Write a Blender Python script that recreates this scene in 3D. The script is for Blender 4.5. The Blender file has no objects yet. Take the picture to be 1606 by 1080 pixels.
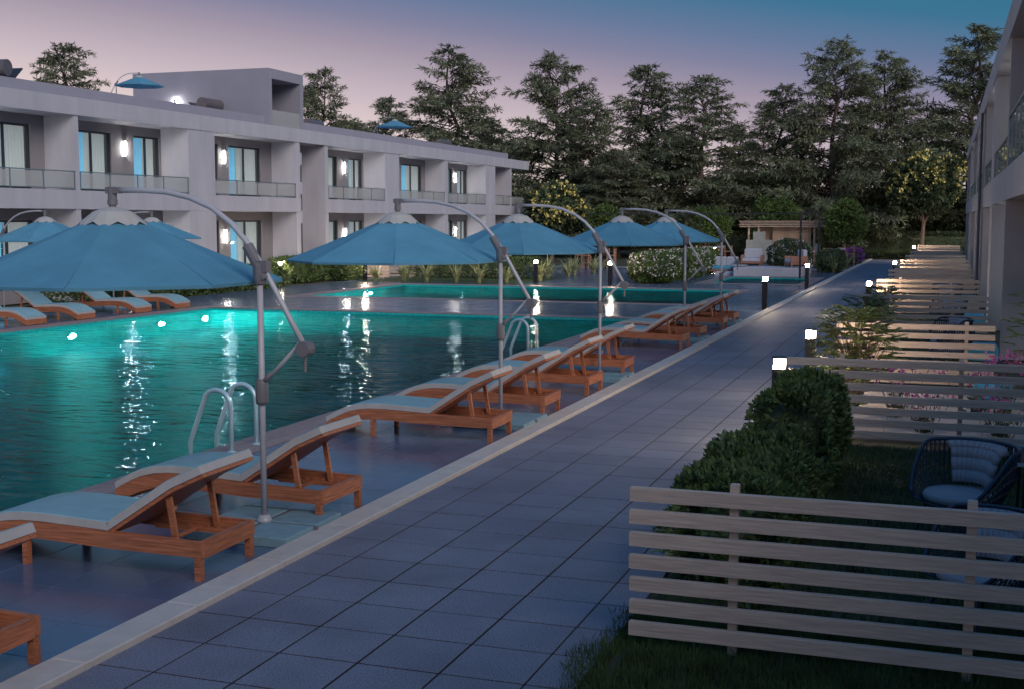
import bpy, math, random
import numpy as np
from mathutils import Vector, Matrix
random.seed(7)
R = math.radians
scene = bpy.context.scene

# ------------------------------------------------------------------ camera
F_PX, W_PX = 1940.0, 1606.0
PITCH = math.atan(193 / F_PX)
YAW = math.atan(681 * math.cos(PITCH) / F_PX)
CAM_H = 2.7
cd = bpy.data.cameras.new('camera')
cam = bpy.data.objects.new('camera', cd)
scene.collection.objects.link(cam)
cam.location = (0, 0, CAM_H)
cam.rotation_euler = (R(90) - PITCH, 0, YAW)
cd.sensor_width = 36.0
cd.lens = 36.0 * F_PX / W_PX
cd.clip_end = 2000
scene.camera = cam

# ------------------------------------------------------------------ dusk sky
def lin(c):
    return tuple(((v / 255) / 12.92 if v / 255 <= .04045 else ((v / 255 + .055) / 1.055) ** 2.4) for v in c)
world = bpy.data.worlds.new('World')
scene.world = world
world.use_nodes = True
nt = world.node_tree
nt.nodes.clear()
tc = nt.nodes.new('ShaderNodeTexCoord')
sep = nt.nodes.new('ShaderNodeSeparateXYZ')
nt.links.new(tc.outputs['Generated'], sep.inputs[0])
ma = nt.nodes.new('ShaderNodeMath'); ma.operation = 'MULTIPLY_ADD'
nt.links.new(sep.outputs['X'], ma.inputs[0]); ma.inputs[1].default_value = .14
nt.links.new(sep.outputs['Z'], ma.inputs[2])
mr = nt.nodes.new('ShaderNodeMapRange')
mr.inputs['From Min'].default_value = -.1; mr.inputs['From Max'].default_value = .5
nt.links.new(ma.outputs[0], mr.inputs['Value'])
ramp = nt.nodes.new('ShaderNodeValToRGB')
cr = ramp.color_ramp
stops = [(-.10, (236, 217, 210)), (0.0, (226, 206, 203)), (.037, (195, 179, 187)), (.075, (158, 146, 163)), (.098, (127, 127, 154)),
         (.12, (100, 118, 151)), (.15, (61, 112, 143)), (.178, (46, 110, 139)), (.26, (55, 106, 144)), (.5, (63, 104, 148))]
while len(cr.elements) < len(stops):
    cr.elements.new(.5)
for e, (t, c) in zip(cr.elements, stops):
    e.position = (t + .1) / .6
for e, (t, c) in zip(cr.elements, stops):
    e.color = (*lin(c), 1)
nt.links.new(mr.outputs[0], ramp.inputs[0])
bg = nt.nodes.new('ShaderNodeBackground'); bg.inputs['Strength'].default_value = 1.0
nt.links.new(ramp.outputs[0], bg.inputs['Color'])
wo = nt.nodes.new('ShaderNodeOutputWorld')
nt.links.new(bg.outputs[0], wo.inputs[0])

# ------------------------------------------------------------------ low soft afterglow
sd = bpy.data.lights.new('sun', 'SUN')
sd.energy = 1.75; sd.angle = R(35); sd.color = (1.0, .90, .82)
sun = bpy.data.objects.new('sun', sd)
scene.collection.objects.link(sun)
d = Vector((-.66, .56, -.46))
sun.rotation_euler = d.to_track_quat('-Z', 'Y').to_euler()

scene.view_settings.view_transform = 'Standard'
scene.view_settings.look = 'None'
scene.view_settings.exposure = 0.1
scene.view_settings.gamma = 1.0
scene.render.engine = 'CYCLES'
scene.cycles.use_denoising = True
scene.cycles.max_bounces = 8
scene.cycles.diffuse_bounces = 3
scene.cycles.glossy_bounces = 4
scene.cycles.transparent_max_bounces = 16
scene.cycles.sample_clamp_indirect = 4.0
scene.cycles.caustics_reflective = False
scene.cycles.caustics_refractive = False

# ------------------------------------------------------------------ helpers
C = scene.collection
MATS = {}
WORLD_SPACE = {'path_tile', 'deck_tile', 'kerb', 'coping', 'coping_x', 'terrace_tile', 'fence_wood', 'teak', 'teak_cross', 'cushion_sky_tint', 'cushion_grey', 'canopy_blue', 'leaf_hedge', 'needles', 'leaf_dark', 'leaf_mid', 'base_slab'}

def mat(name, col, rough=.6, var=.12, nscale=4.0, stretch=(1, 1, 1), bump=0.0, bscale=None, spec=.4, metal=0.0,
        objvar=0.0, emit=None, estr=0.0, speck=0.0, coat=0.0, rvar=0.0, translucent=0.0, world=None):
    m = bpy.data.materials.new(name); m.use_nodes = True
    n, l = m.node_tree.nodes, m.node_tree.links
    b = n['Principled BSDF']
    b.inputs['Roughness'].default_value = rough
    b.inputs['Specular IOR Level'].default_value = spec
    b.inputs['Metallic'].default_value = metal
    b.inputs['Coat Weight'].default_value = coat
    t = n.new('ShaderNodeTexCoord'); mp = n.new('ShaderNodeMapping')
    mp.inputs['Scale'].default_value = stretch
    if world is None: world = name in WORLD_SPACE
    vec = n.new('ShaderNodeNewGeometry').outputs['Position'] if world else t.outputs['Object']
    l.new(vec, mp.inputs[0])
    no = n.new('ShaderNodeTexNoise'); no.inputs['Scale'].default_value = nscale
    no.inputs['Detail'].default_value = 6; no.inputs['Roughness'].default_value = .62
    l.new(mp.outputs[0], no.inputs['Vector'])
    r_ = n.new('ShaderNodeMapRange')
    r_.inputs['From Min'].default_value = .3; r_.inputs['From Max'].default_value = .7
    r_.inputs['To Min'].default_value = 1 - var; r_.inputs['To Max'].default_value = 1 + var
    l.new(no.outputs['Fac'], r_.inputs['Value'])
    val = r_.outputs[0]
    if objvar:
        oi = n.new('ShaderNodeObjectInfo'); q = n.new('ShaderNodeMapRange')
        q.inputs['To Min'].default_value = 1 - objvar; q.inputs['To Max'].default_value = 1 + objvar
        l.new(oi.outputs['Random'], q.inputs['Value'])
        mu = n.new('ShaderNodeMath'); mu.operation = 'MULTIPLY'
        l.new(val, mu.inputs[0]); l.new(q.outputs[0], mu.inputs[1]); val = mu.outputs[0]
    if speck:
        n2 = n.new('ShaderNodeTexNoise'); n2.inputs['Scale'].default_value = 85
        l.new(vec, n2.inputs['Vector'])
        q = n.new('ShaderNodeMapRange'); q.inputs['From Min'].default_value = .35; q.inputs['From Max'].default_value = .65
        q.inputs['To Min'].default_value = 1 - speck; q.inputs['To Max'].default_value = 1 + speck
        l.new(n2.outputs['Fac'], q.inputs['Value'])
        mu = n.new('ShaderNodeMath'); mu.operation = 'MULTIPLY'
        l.new(val, mu.inputs[0]); l.new(q.outputs[0], mu.inputs[1]); val = mu.outputs[0]
    vm = n.new('ShaderNodeVectorMath'); vm.operation = 'SCALE'
    vm.inputs[0].default_value = col
    l.new(val, vm.inputs['Scale'])
    l.new(vm.outputs[0], b.inputs['Base Color'])
    if rvar:
        q = n.new('ShaderNodeMapRange'); q.inputs['From Min'].default_value = .3; q.inputs['From Max'].default_value = .7
        q.inputs['To Min'].default_value = max(.02, rough - rvar); q.inputs['To Max'].default_value = rough + rvar
        n3 = n.new('ShaderNodeTexNoise'); n3.inputs['Scale'].default_value = 1.3; n3.inputs['Detail'].default_value = 5
        l.new(vec, n3.inputs['Vector'])
        l.new(n3.outputs['Fac'], q.inputs['Value']); l.new(q.outputs[0], b.inputs['Roughness'])
    if bump:
        bp = n.new('ShaderNodeBump'); bp.inputs['Strength'].default_value = bump; bp.inputs['Distance'].default_value = .02
        if bscale:
            n4 = n.new('ShaderNodeTexNoise'); n4.inputs['Scale'].default_value = bscale; n4.inputs['Detail'].default_value = 4
            l.new(mp.outputs[0], n4.inputs['Vector']); l.new(n4.outputs['Fac'], bp.inputs['Height'])
        else:
            l.new(no.outputs['Fac'], bp.inputs['Height'])
        l.new(bp.outputs[0], b.inputs['Normal'])
    if emit:
        b.inputs['Emission Color'].default_value = (*emit, 1)
        b.inputs['Emission Strength'].default_value = estr
    if translucent:
        tr = n.new('ShaderNodeBsdfTranslucent'); l.new(vm.outputs[0], tr.inputs['Color'])
        mx = n.new('ShaderNodeMixShader'); mx.inputs[0].default_value = translucent
        l.new(b.outputs[0], mx.inputs[1]); l.new(tr.outputs[0], mx.inputs[2])
        l.new(mx.outputs[0], n['Material Output'].inputs['Surface'])
    MATS[name] = m
    return m

def emitter(name, col, s):
    m = bpy.data.materials.new(name); m.use_nodes = True
    n, l = m.node_tree.nodes, m.node_tree.links
    n.clear()
    e = n.new('ShaderNodeEmission'); e.inputs[0].default_value = (*col, 1); e.inputs[1].default_value = s
    o = n.new('ShaderNodeOutputMaterial'); l.new(e.outputs[0], o.inputs[0])
    MATS[name] = m
    return m

def glassmat(name, tint, milk=0.0, milkcol=(.6, .6, .6), rough=.02, ior=1.45):
    m = bpy.data.materials.new(name); m.use_nodes = True
    n, l = m.node_tree.nodes, m.node_tree.links
    n.clear()
    tr = n.new('ShaderNodeBsdfTransparent'); tr.inputs[0].default_value = (*tint, 1)
    df = n.new('ShaderNodeBsdfDiffuse'); df.inputs[0].default_value = (*milkcol, 1)
    gl = n.new('ShaderNodeBsdfGlossy'); gl.inputs['Roughness'].default_value = rough
    m1 = n.new('ShaderNodeMixShader'); m1.inputs[0].default_value = milk
    l.new(tr.outputs[0], m1.inputs[1]); l.new(df.outputs[0], m1.inputs[2])
    fr0 = n.new('ShaderNodeFresnel'); fr0.inputs[0].default_value = ior
    ge = n.new('ShaderNodeNewGeometry'); fr = n.new('ShaderNodeMath'); fr.operation = 'MULTIPLY'
    inv = n.new('ShaderNodeMath'); inv.operation = 'SUBTRACT'; inv.inputs[0].default_value = 1.0
    l.new(ge.outputs['Backfacing'], inv.inputs[1]); l.new(fr0.outputs[0], fr.inputs[0]); l.new(inv.outputs[0], fr.inputs[1])
    m2 = n.new('ShaderNodeMixShader')
    l.new(fr.outputs[0], m2.inputs[0]); l.new(m1.outputs[0], m2.inputs[1]); l.new(gl.outputs[0], m2.inputs[2])
    o = n.new('ShaderNodeOutputMaterial'); l.new(m2.outputs[0], o.inputs[0])
    MATS[name] = m
    return m

class MB:
    def __init__(s):
        s.v = []; s.f = []
    def quad(s, a, b, c, d):
        k = len(s.v); s.v += [a, b, c, d]; s.f.append((k, k + 1, k + 2, k + 3)); return s
    def box(s, x0, x1, y0, y1, z0, z1, bev=0.0):
        if x0 > x1: x0, x1 = x1, x0
        if y0 > y1: y0, y1 = y1, y0
        k = len(s.v)
        if bev <= 0:
            s.v += [(x0, y0, z0), (x1, y0, z0), (x1, y1, z0), (x0, y1, z0), (x0, y0, z1), (x1, y0, z1), (x1, y1, z1), (x0, y1, z1)]
            for q in ((0, 3, 2, 1), (4, 5, 6, 7), (0, 1, 5, 4), (1, 2, 6, 5), (2, 3, 7, 6), (3, 0, 4, 7)):
                s.f.append(tuple(k + i for i in q))
        else:
            e = bev
            s.v += [(x0, y0, z0), (x1, y0, z0), (x1, y1, z0), (x0, y1, z0), (x0, y0, z1 - e), (x1, y0, z1 - e), (x1, y1, z1 - e), (x0, y1, z1 - e),
                    (x0 + e, y0 + e, z1), (x1 - e, y0 + e, z1), (x1 - e, y1 - e, z1), (x0 + e, y1 - e, z1)]
            for q in ((0, 3, 2, 1), (0, 1, 5, 4), (1, 2, 6, 5), (2, 3, 7, 6), (3, 0, 4, 7), (4, 5, 9, 8), (5, 6, 10, 9), (6, 7, 11, 10), (7, 4, 8, 11), (8, 9, 10, 11)):
                s.f.append(tuple(k + i for i in q))
        return s
    def prism(s, prof, y0, y1):          # profile in x,z (list going round), extruded along y
        n = len(prof); k = len(s.v)
        s.v += [(x, y0, z) for x, z in prof] + [(x, y1, z) for x, z in prof]
        for i in range(n):
            j = (i + 1) % n
            s.f.append((k + i, k + j, k + n + j, k + n + i))
        s.f.append(tuple(k + i for i in range(n))[::-1]); s.f.append(tuple(k + n + i for i in range(n)))
        return s
    def strip(s, top, bot, y0, y1):      # band between two polylines in x,z with the same count
        n = len(top); k = len(s.v)
        for (xt, zt), (xb, zb) in zip(top, bot):
            s.v += [(xt, y0, zt), (xt, y1, zt), (xb, y1, zb), (xb, y0, zb)]
        for i in range(n - 1):
            a, b = k + 4 * i, k + 4 * i + 4
            for e in range(4):
                g = (e + 1) % 4
                s.f.append((a + e, b + e, b + g, a + g))
        s.f.append((k, k + 1, k + 2, k + 3)); e = k + 4 * n - 4; s.f.append((e + 3, e + 2, e + 1, e))
        return s
    def tube(s, pts, r, n=8, r2=None, cap=True):
        pts = [Vector(p) for p in pts]; m = len(pts)
        k = len(s.v); up = None
        for i, p in enumerate(pts):
            t = (pts[min(i + 1, m - 1)] - pts[max(i - 1, 0)]).normalized()
            if up is None:
                up = Vector((0, 0, 1)) if abs(t.z) < .9 else Vector((1, 0, 0))
            a = t.cross(up).normalized(); b = a.cross(t).normalized(); up = b
            rr = r if r2 is None else r + (r2 - r) * i / (m - 1)
            for j in range(n):
                w = 2 * math.pi * j / n
                s.v.append(tuple(p + a * (rr * math.cos(w)) + b * (rr * math.sin(w))))
        for i in range(m - 1):
            for j in range(n):
                g = (j + 1) % n
                s.f.append((k + i * n + j, k + i * n + g, k + i * n + n + g, k + i * n + n + j))
        if cap:
            s.f.append(tuple(k + j for j in range(n))[::-1]); s.f.append(tuple(k + (m - 1) * n + j for j in range(n)))
        return s
    def lathe(s, prof, n=16, c=(0, 0)):   # list of (radius, z)
        k = len(s.v); m = len(prof)
        for r_, z in prof:
            for j in range(n):
                w = 2 * math.pi * j / n
                s.v.append((c[0] + r_ * math.cos(w), c[1] + r_ * math.sin(w), z))
        for i in range(m - 1):
            for j in range(n):
                g = (j + 1) % n
                s.f.append((k + i * n + j, k + i * n + g, k + i * n + n + g, k + i * n + n + j))
        s.f.append(tuple(k + j for j in range(n))[::-1]); s.f.append(tuple(k + (m - 1) * n + j for j in range(n)))
        return s
    def mesh(s, name, m=None, smooth=False):
        me = bpy.data.meshes.new(name); me.from_pydata(s.v, [], s.f)
        if m: me.materials.append(MATS[m])
        if smooth:
            me.polygons.foreach_set('use_smooth', [True] * len(me.polygons))
        me.update(); return me
    def build(s, name, m, parent=None, loc=(0, 0, 0), smooth=False):
        return ob(name, s.mesh(name, m, smooth), parent, loc)

def ob(name, me, parent=None, loc=(0, 0, 0), rz=0.0, scale=None):
    o = bpy.data.objects.new(name, me); C.objects.link(o)
    o.location = loc
    if rz: o.rotation_euler = (0, 0, rz)
    if scale: o.scale = scale
    if parent is not None: o.parent = parent
    return o

def tag(o, label=None, cat=None, group=None, kind=None):
    if label: o['label'] = label
    if cat: o['category'] = cat
    if group: o['group'] = group
    if kind: o['kind'] = kind
    return o

def thing(name, label, cat, loc=(0, 0, 0), rz=0.0, group=None):
    return tag(ob(name, None, None, loc, rz), label, cat, group)

def copy_tree(o, parent=None):
    c = o.copy(); C.objects.link(c)
    if parent is not None: c.parent = parent
    for ch in list(o.children):
        copy_tree(ch, c)
    return c

def place(proto, used, loc, rz, label, scale=1.0, group=None):
    o = proto if not used else copy_tree(proto)
    o.location = loc; o.rotation_euler = (0, 0, rz); o.scale = (scale,) * 3
    o['label'] = label
    if group: o['group'] = group
    return o

def leafmesh(name, P, D, N, length, width, m, fold=.25, tri=False):
    """leaf-sized faces: base P, direction D, normal N (arrays)"""
    P = np.asarray(P, float); D = np.asarray(D, float); N = np.asarray(N, float)
    D /= np.linalg.norm(D, axis=1, keepdims=True) + 1e-9
    S = np.cross(D, N); S /= np.linalg.norm(S, axis=1, keepdims=True) + 1e-9
    Nn = np.cross(S, D)
    L = np.broadcast_to(np.asarray(length, float).reshape(-1, 1), (len(P), 1)); Wd = np.broadcast_to(np.asarray(width, float).reshape(-1, 1), (len(P), 1))
    if tri:
        V = np.stack([P - S * Wd * .5, P + S * Wd * .5, P + D * L], 1).reshape(-1, 3); k = 3
    else:
        V = np.stack([P, P + D * L * .5 + S * Wd * .5 + Nn * Wd * fold, P + D * L, P + D * L * .5 - S * Wd * .5 + Nn * Wd * fold], 1).reshape(-1, 3); k = 4
    n = len(P)
    me = bpy.data.meshes.new(name)
    me.vertices.add(n * k); me.vertices.foreach_set('co', V.astype(np.float32).ravel())
    me.loops.add(n * k); me.loops.foreach_set('vertex_index', np.arange(n * k, dtype=np.int32))
    me.polygons.add(n); me.polygons.foreach_set('loop_start', np.arange(0, n * k, k, dtype=np.int32))
    try:
        me.polygons.foreach_set('loop_total', np.full(n, k, dtype=np.int32))
    except Exception:
        pass
    me.materials.append(MATS[m]); me.update(calc_edges=True); me.validate()
    return me

# ------------------------------------------------------------------ materials
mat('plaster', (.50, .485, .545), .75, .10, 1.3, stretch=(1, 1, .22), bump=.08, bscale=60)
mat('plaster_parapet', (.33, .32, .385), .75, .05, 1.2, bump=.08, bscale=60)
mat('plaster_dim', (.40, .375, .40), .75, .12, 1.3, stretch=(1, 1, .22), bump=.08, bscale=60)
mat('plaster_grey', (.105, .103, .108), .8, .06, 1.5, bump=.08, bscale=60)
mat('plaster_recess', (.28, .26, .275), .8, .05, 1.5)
mat('path_tile', (.195, .205, .27), .62, .22, .8, objvar=.05, speck=.34, bump=.15, bscale=120, spec=.35)
mat('grout', (.012, .012, .014), .9, .2, 5)
mat('deck_tile', (.105, .15, .25), .22, .16, 1.2, objvar=.05, rvar=.05, spec=.6)
mat('deck_grout', (.30, .29, .30), .7, .2, 5)
mat('kerb', (.58, .53, .50), .75, .10, 6, objvar=.02, bump=.2, bscale=60)
mat('coping', (.30, .225, .23), .5, .15, 5, stretch=(8, 1, 1), objvar=.12, bump=.15)
mat('coping_x', (.30, .225, .23), .5, .15, 5, stretch=(1, 8, 1), objvar=.12, bump=.15)
mat('soil', (.06, .065, .045), .95, .3, 3, bump=.4)
mat('terrace_tile', (.42, .38, .36), .7, .08, 3, objvar=.06)
mat('teak', (.41, .145, .073), .45, .45, 5, stretch=(.7, 14, 14), objvar=.10, bump=.10, spec=.35)
mat('teak_cross', (.41, .145, .073), .45, .45, 5, stretch=(14, .7, 14), objvar=.10, bump=.10, spec=.35)
mat('cushion_sky_tint', (.25, .45, .54), .85, .08, 5, bump=.25, bscale=220)  # whitish cloth; the sky's blue on upward faces is put into the colour
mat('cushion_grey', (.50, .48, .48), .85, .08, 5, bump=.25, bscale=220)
mat('canopy_blue', (.115, .335, .48), .75, .10, 2.2, objvar=.07, bump=1.0, bscale=3.2, translucent=.12)
mat('canopy_seam', (.08, .25, .37), .8, .1, 3)
mat('canopy_white', (.46, .45, .44), .7, .06, 5)
mat('aluminium', (.46, .455, .50), .42, .06, 8, metal=.05)
mat('dark_plastic', (.17, .165, .185), .5, .1, 6)
mat('base_slab', (.20, .33, .40), .75, .12, 9, objvar=.05, bump=.3, bscale=70)
mat('ladder_steel', (.50, .70, .78), .22, .03, 3, metal=.25)
mat('fence_wood', (.60, .475, .40), .7, .22, 5, stretch=(.8, 14, 14), objvar=.07, bump=.18)
mat('black_metal', (.022, .022, .026), .45, .1, 6)
mat('door_frame', (.035, .042, .055), .4, .1, 6)
mat('rail_metal', (.20, .28, .32), .3, .06, 6, metal=.5)
mat('curtain_blue_glow', (.25, .56, .74), .85, .1, 3, emit=(.22, .52, .74), estr=.55)  # emission stands in for the lit room behind the cloth
mat('curtain_beige_glow', (.55, .52, .50), .85, .06, 3, emit=(.60, .57, .56), estr=.38)  # same stand-in glow as the blue curtain
mat('room_glow', (.40, .38, .37), .9, .06, 2, emit=(.6, .52, .48), estr=.05)  # walls glow faintly in place of room lamps
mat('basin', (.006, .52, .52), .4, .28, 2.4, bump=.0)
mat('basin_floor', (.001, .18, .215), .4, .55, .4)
mat('basin_trim', (.02, .48, .50), .35, .5, 22)
mat('bark', (.11, .078, .066), .9, .3, 5, stretch=(1, 1, .3), bump=.4)
mat('bark_pale', (.24, .16, .13), .9, .3, 5, stretch=(1, 1, .3), bump=.4)
mat('needles', (.215, .235, .148), .75, .4, .45, spec=.15, translucent=.15)
mat('leaf_dark', (.095, .125, .066), .6, .4, .8, spec=.25, translucent=.15)
mat('leaf_mid', (.11, .165, .05), .55, .4, .9, spec=.25, translucent=.2)
mat('leaf_hedge', (.115, .17, .065), .5, .45, 5, spec=.3, translucent=.15)
mat('leaf_pinnate', (.27, .31, .12), .5, .35, 4, spec=.3, translucent=.2)
mat('leaf_stripe', (.42, .43, .20), .5, .5, 9, translucent=.15)
mat('grass', (.075, .12, .045), .7, .5, 3, spec=.2, translucent=.15)
mat('yellow_flower', (.90, .74, .24), .7, .15, 4)
mat('white_flower', (.75, .72, .74), .7, .1, 4)
mat('pink_flower', (.48, .11, .32), .7, .2, 4)
mat('purple_flower', (.50, .10, .58), .7, .2, 4)
mat('wicker_blue', (.016, .038, .075), .4, .2, 8)
mat('wicker_brown', (.14, .095, .075), .6, .3, 9)
mat('seat_pad', (.32, .32, .37), .85, .06, 5, bump=.2, bscale=200)
mat('concrete', (.36, .37, .36), .8, .12, 3, bump=.2)
mat('plank', (.50, .32, .22), .65, .25, 6, stretch=(12, 12, .7), objvar=.16)
mat('pale_wood', (.62, .44, .36), .6, .15, 6, objvar=.06)
mat('dining_wood', (.40, .20, .15), .6, .2, 6)
mat('white_paint', (.58, .57, .64), .6, .05, 3)
mat('terracotta', (.32, .13, .08), .8, .15, 6)
mat('blue_pad', (.09, .42, .62), .8, .08, 5)
mat('tank_steel', (.20, .17, .18), .4, .15, 5, metal=.4)
mat('collector', (.03, .032, .04), .2, .1, 5)
mat('pool_step_metal', (.5, .55, .56), .3, .05, 5, metal=.7)
emitter('lamp_white', (1.0, .97, .90), 230.0)
emitter('bollard_glow', (1.0, .76, .52), 420.0)
emitter('pool_glow', (.40, 1.0, .93), 260.0)
glassmat('glass', (.86, .92, .93))
glassmat('glass_rail', (.80, .86, .87), milk=.5, milkcol=(.66, .64, .64))
glassmat('table_glass', (.35, .45, .52), milk=.25, milkcol=(.25, .32, .42))

def watermat():
    m = bpy.data.materials.new('pool_water'); m.use_nodes = True
    n, l = m.node_tree.nodes, m.node_tree.links
    n.clear()
    t = n.new('ShaderNodeTexCoord')
    mp = n.new('ShaderNodeMapping'); mp.inputs['Scale'].default_value = (1.0, 2.2, 1)
    mp.inputs['Rotation'].default_value = (0, 0, YAW)
    l.new(t.outputs['Object'], mp.inputs[0])
    a = n.new('ShaderNodeTexNoise'); a.inputs['Scale'].default_value = 1.7; a.inputs['Detail'].default_value = 2.5; a.inputs['Roughness'].default_value = .45; a.inputs['Distortion'].default_value = .6
    l.new(mp.outputs[0], a.inputs['Vector'])
    b2 = n.new('ShaderNodeTexNoise'); b2.inputs['Scale'].default_value = .45; b2.inputs['Detail'].default_value = 2
    l.new(t.outputs['Object'], b2.inputs['Vector'])
    st = n.new('ShaderNodeMapRange'); st.inputs['From Min'].default_value = .35; st.inputs['From Max'].default_value = .65
    st.inputs['To Min'].default_value = .30; st.inputs['To Max'].default_value = 1.0
    l.new(b2.outputs['Fac'], st.inputs['Value'])
    mu = n.new('ShaderNodeMath'); mu.operation = 'MULTIPLY'
    l.new(a.outputs['Fac'], mu.inputs[0]); l.new(st.outputs[0], mu.inputs[1])
    bp = n.new('ShaderNodeBump'); bp.inputs['Strength'].default_value = .75; bp.inputs['Distance'].default_value = .09
    l.new(mu.outputs[0], bp.inputs['Height'])
    fr = n.new('ShaderNodeFresnel'); fr.inputs[0].default_value = 1.33
    l.new(bp.outputs[0], fr.inputs['Normal'])
    g = n.new('ShaderNodeBsdfGlossy'); g.inputs['Roughness'].default_value = .012; g.inputs['Color'].default_value = (.26, .38, .46, 1)
    l.new(bp.outputs[0], g.inputs['Normal'])
    tr = n.new('ShaderNodeBsdfRefraction'); tr.inputs['Color'].default_value = (.50, .92, .92, 1); tr.inputs['IOR'].default_value = 1.02; tr.inputs['Roughness'].default_value = .0
    l.new(bp.outputs[0], tr.inputs['Normal'])
    mx = n.new('ShaderNodeMixShader')
    l.new(fr.outputs[0], mx.inputs[0]); l.new(tr.outputs[0], mx.inputs[1]); l.new(g.outputs[0], mx.inputs[2])
    o = n.new('ShaderNodeOutputMaterial'); l.new(mx.outputs[0], o.inputs[0])
    MATS['water'] = m
watermat()

# ------------------------------------------------------------------ layout numbers
POOLS = [(-21.65, -8.18, -6.0, 33.4, 1.35), (-21.9, -7.75, 39.9, 48.6, 1.1), (-9.7, -5.95, 54.0, 60.2, .6)]
KX0, KX1 = -5.09, -4.83            # kerb
PATH_X1 = -1.95
CW = .56                            # coping width
DECK = (-25.6, KX0, -6.0, 72.0)

def holed(name, m, x0, x1, y0, y1, z, holes, parent=None):
    xs = sorted({x0, x1, *[h[0] for h in holes], *[h[1] for h in holes]}); ys = sorted({y0, y1, *[h[2] for h in holes], *[h[3] for h in holes]})
    xs = [x for x in xs if x0 <= x <= x1]; ys = [y for y in ys if y0 <= y <= y1]
    b = MB()
    for i in range(len(xs) - 1):
        for j in range(len(ys) - 1):
            cx, cy = (xs[i] + xs[i + 1]) / 2, (ys[j] + ys[j + 1]) / 2
            if any(h[0] < cx < h[1] and h[2] < cy < h[3] for h in holes): continue
            b.quad((xs[i], ys[j], z), (xs[i + 1], ys[j], z), (xs[i + 1], ys[j + 1], z), (xs[i], ys[j + 1], z))
    return b.build(name, m, parent)

HOLES = [(p[0], p[1], p[2], p[3]) for p in POOLS]
tag(holed('ground', 'soil', -500, 500, -60, 900, -.05, HOLES), 'dark planted earth around the resort', kind='structure')

# pools ---------------------------------------------------------------
pool_names = ['the large swimming pool', 'the second rectangular pool', 'the small plunge pool']
for i, (x0, x1, y0, y1, dp) in enumerate(POOLS):
    fl = MB().quad((x0, y0, -dp), (x1, y0, -dp), (x1, y1, -dp), (x0, y1, -dp))
    b = MB()
    b.quad((x0, y0, -dp), (x0, y1, -dp), (x0, y1, -.01), (x0, y0, -.01)); b.quad((x1, y1, -dp), (x1, y0, -dp), (x1, y0, -.01), (x1, y1, -.01))
    b.quad((x0, y1, -dp), (x1, y1, -dp), (x1, y1, -.01), (x0, y1, -.01)); b.quad((x1, y0, -dp), (x0, y0, -dp), (x0, y0, -.01), (x1, y0, -.01))
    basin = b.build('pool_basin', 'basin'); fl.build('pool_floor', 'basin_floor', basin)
    tag(basin, 'teal mosaic basin of ' + pool_names[i], kind='structure')
    tb = MB(); e = .004
    tb.quad((x0 + e, y0, -.20), (x0 + e, y1, -.20), (x0 + e, y1, -.015), (x0 + e, y0, -.015)); tb.quad((x0, y1 - e, -.20), (x1, y1 - e, -.20), (x1, y1 - e, -.015), (x0, y1 - e, -.015))
    tb.build('trim_band', 'basin_trim', basin)
    w = MB().quad((x0, y0, -.075), (x1, y0, -.075), (x1, y1, -.075), (x0, y1, -.075)).build('water', 'water')
    tag(w, 'rippling teal water filling ' + pool_names[i], kind='structure')
    cp = MB().box(x0 - CW, x1 + CW, y0 - CW, y1 + CW, -.045, -.020)
    cp = holed('pool_coping', 'grout', x0 - CW, x1 + CW, y0 - CW, y1 + CW, -.006, [(x0, x1, y0, y1)])
    tag(cp, 'reddish plank edging round ' + pool_names[i], kind='structure')
    rows = 3 if i == 0 else 2
    wv = CW / rows; ln = 1.35 if i == 0 else 1.8
    my = MB().box(.006, wv - .006, .004, ln - .004, -.03, .012, .004).mesh('plank', 'coping')
    mx_ = MB().box(.004, ln - .004, .006, wv - .006, -.03, .012, .004).mesh('plank', 'coping_x')
    for side in (0, 1):
        xs = x1 if side else x0 - CW
        for r_ in range(rows):
            y = max(y0, 1.0) - (r_ % 2) * ln * .5
            while y < y1:
                ll = min(ln, y1 - y)
                ob('plank', my, cp, (xs + r_ * wv, y, 0), scale=(1, ll / ln, 1)); y += ln
    for side in ((1,) if i == 0 else (0, 1)):
        ys_ = y1 if side else y0 - CW
        for r_ in range(rows):
            x = x0 - CW
            while x < x1 + CW - .01:
                ll = min(ln, x1 + CW - x)
                ob('plank', mx_, cp, (x, ys_ + r_ * wv, 0), scale=(ll / ln, 1, 1)); x += ln
    # inner lip so that the planks meet the basin wall
# underwater lamps
def pool_lamp(x, y, z, nx, ny, label):
    t = thing('pool_lamp', label, 'pool lamp', (x, y, z), math.atan2(ny, nx), 'underwater pool lamps')
    me = MB().lathe([(.15, 0), (.15, .03), (.12, .04)], 18).mesh('bezel', 'pool_step_metal')
    le = MB().lathe([(.115, .036), (.105, .075), (.075, .10), (.03, .112)], 18).mesh('lens', 'pool_glow')
    for nm, m_ in (('bezel', me), ('lens', le)):
        o = ob(nm, m_, t); o.rotation_euler = (0, R(90), 0)
    ld = bpy.data.lights.new('pool_light', 'POINT'); ld.energy = 330; ld.color = (.10, 1.0, .88); ld.shadow_soft_size = 0.0
    lo = bpy.data.objects.new('pool_light', ld); C.objects.link(lo); lo.parent = t; lo.location = (.38, 0, 0)
for y, s_ in ((6.0, 'added, farthest outside the picture left of'), (11.0, 'added, nearest but outside the picture left of'), (16.0, 'added, outside the picture left of'), (21.0, 'added, unseen left of'), (26.75, 'nearest of three on the far wall below'), (30.7, 'middle of three below'), (32.95, 'corner one below')):  # first four lamps are unseen, added to spread the teal glow
    pool_lamp(-21.64, y, -.65, 1, 0, 'round underwater lamp, %s loungers across the pool' % s_)
pool_lamp(-21.89, 41.6, -.45, 1, 0, 'round underwater lamp at the near end wall of the second pool')
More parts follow.
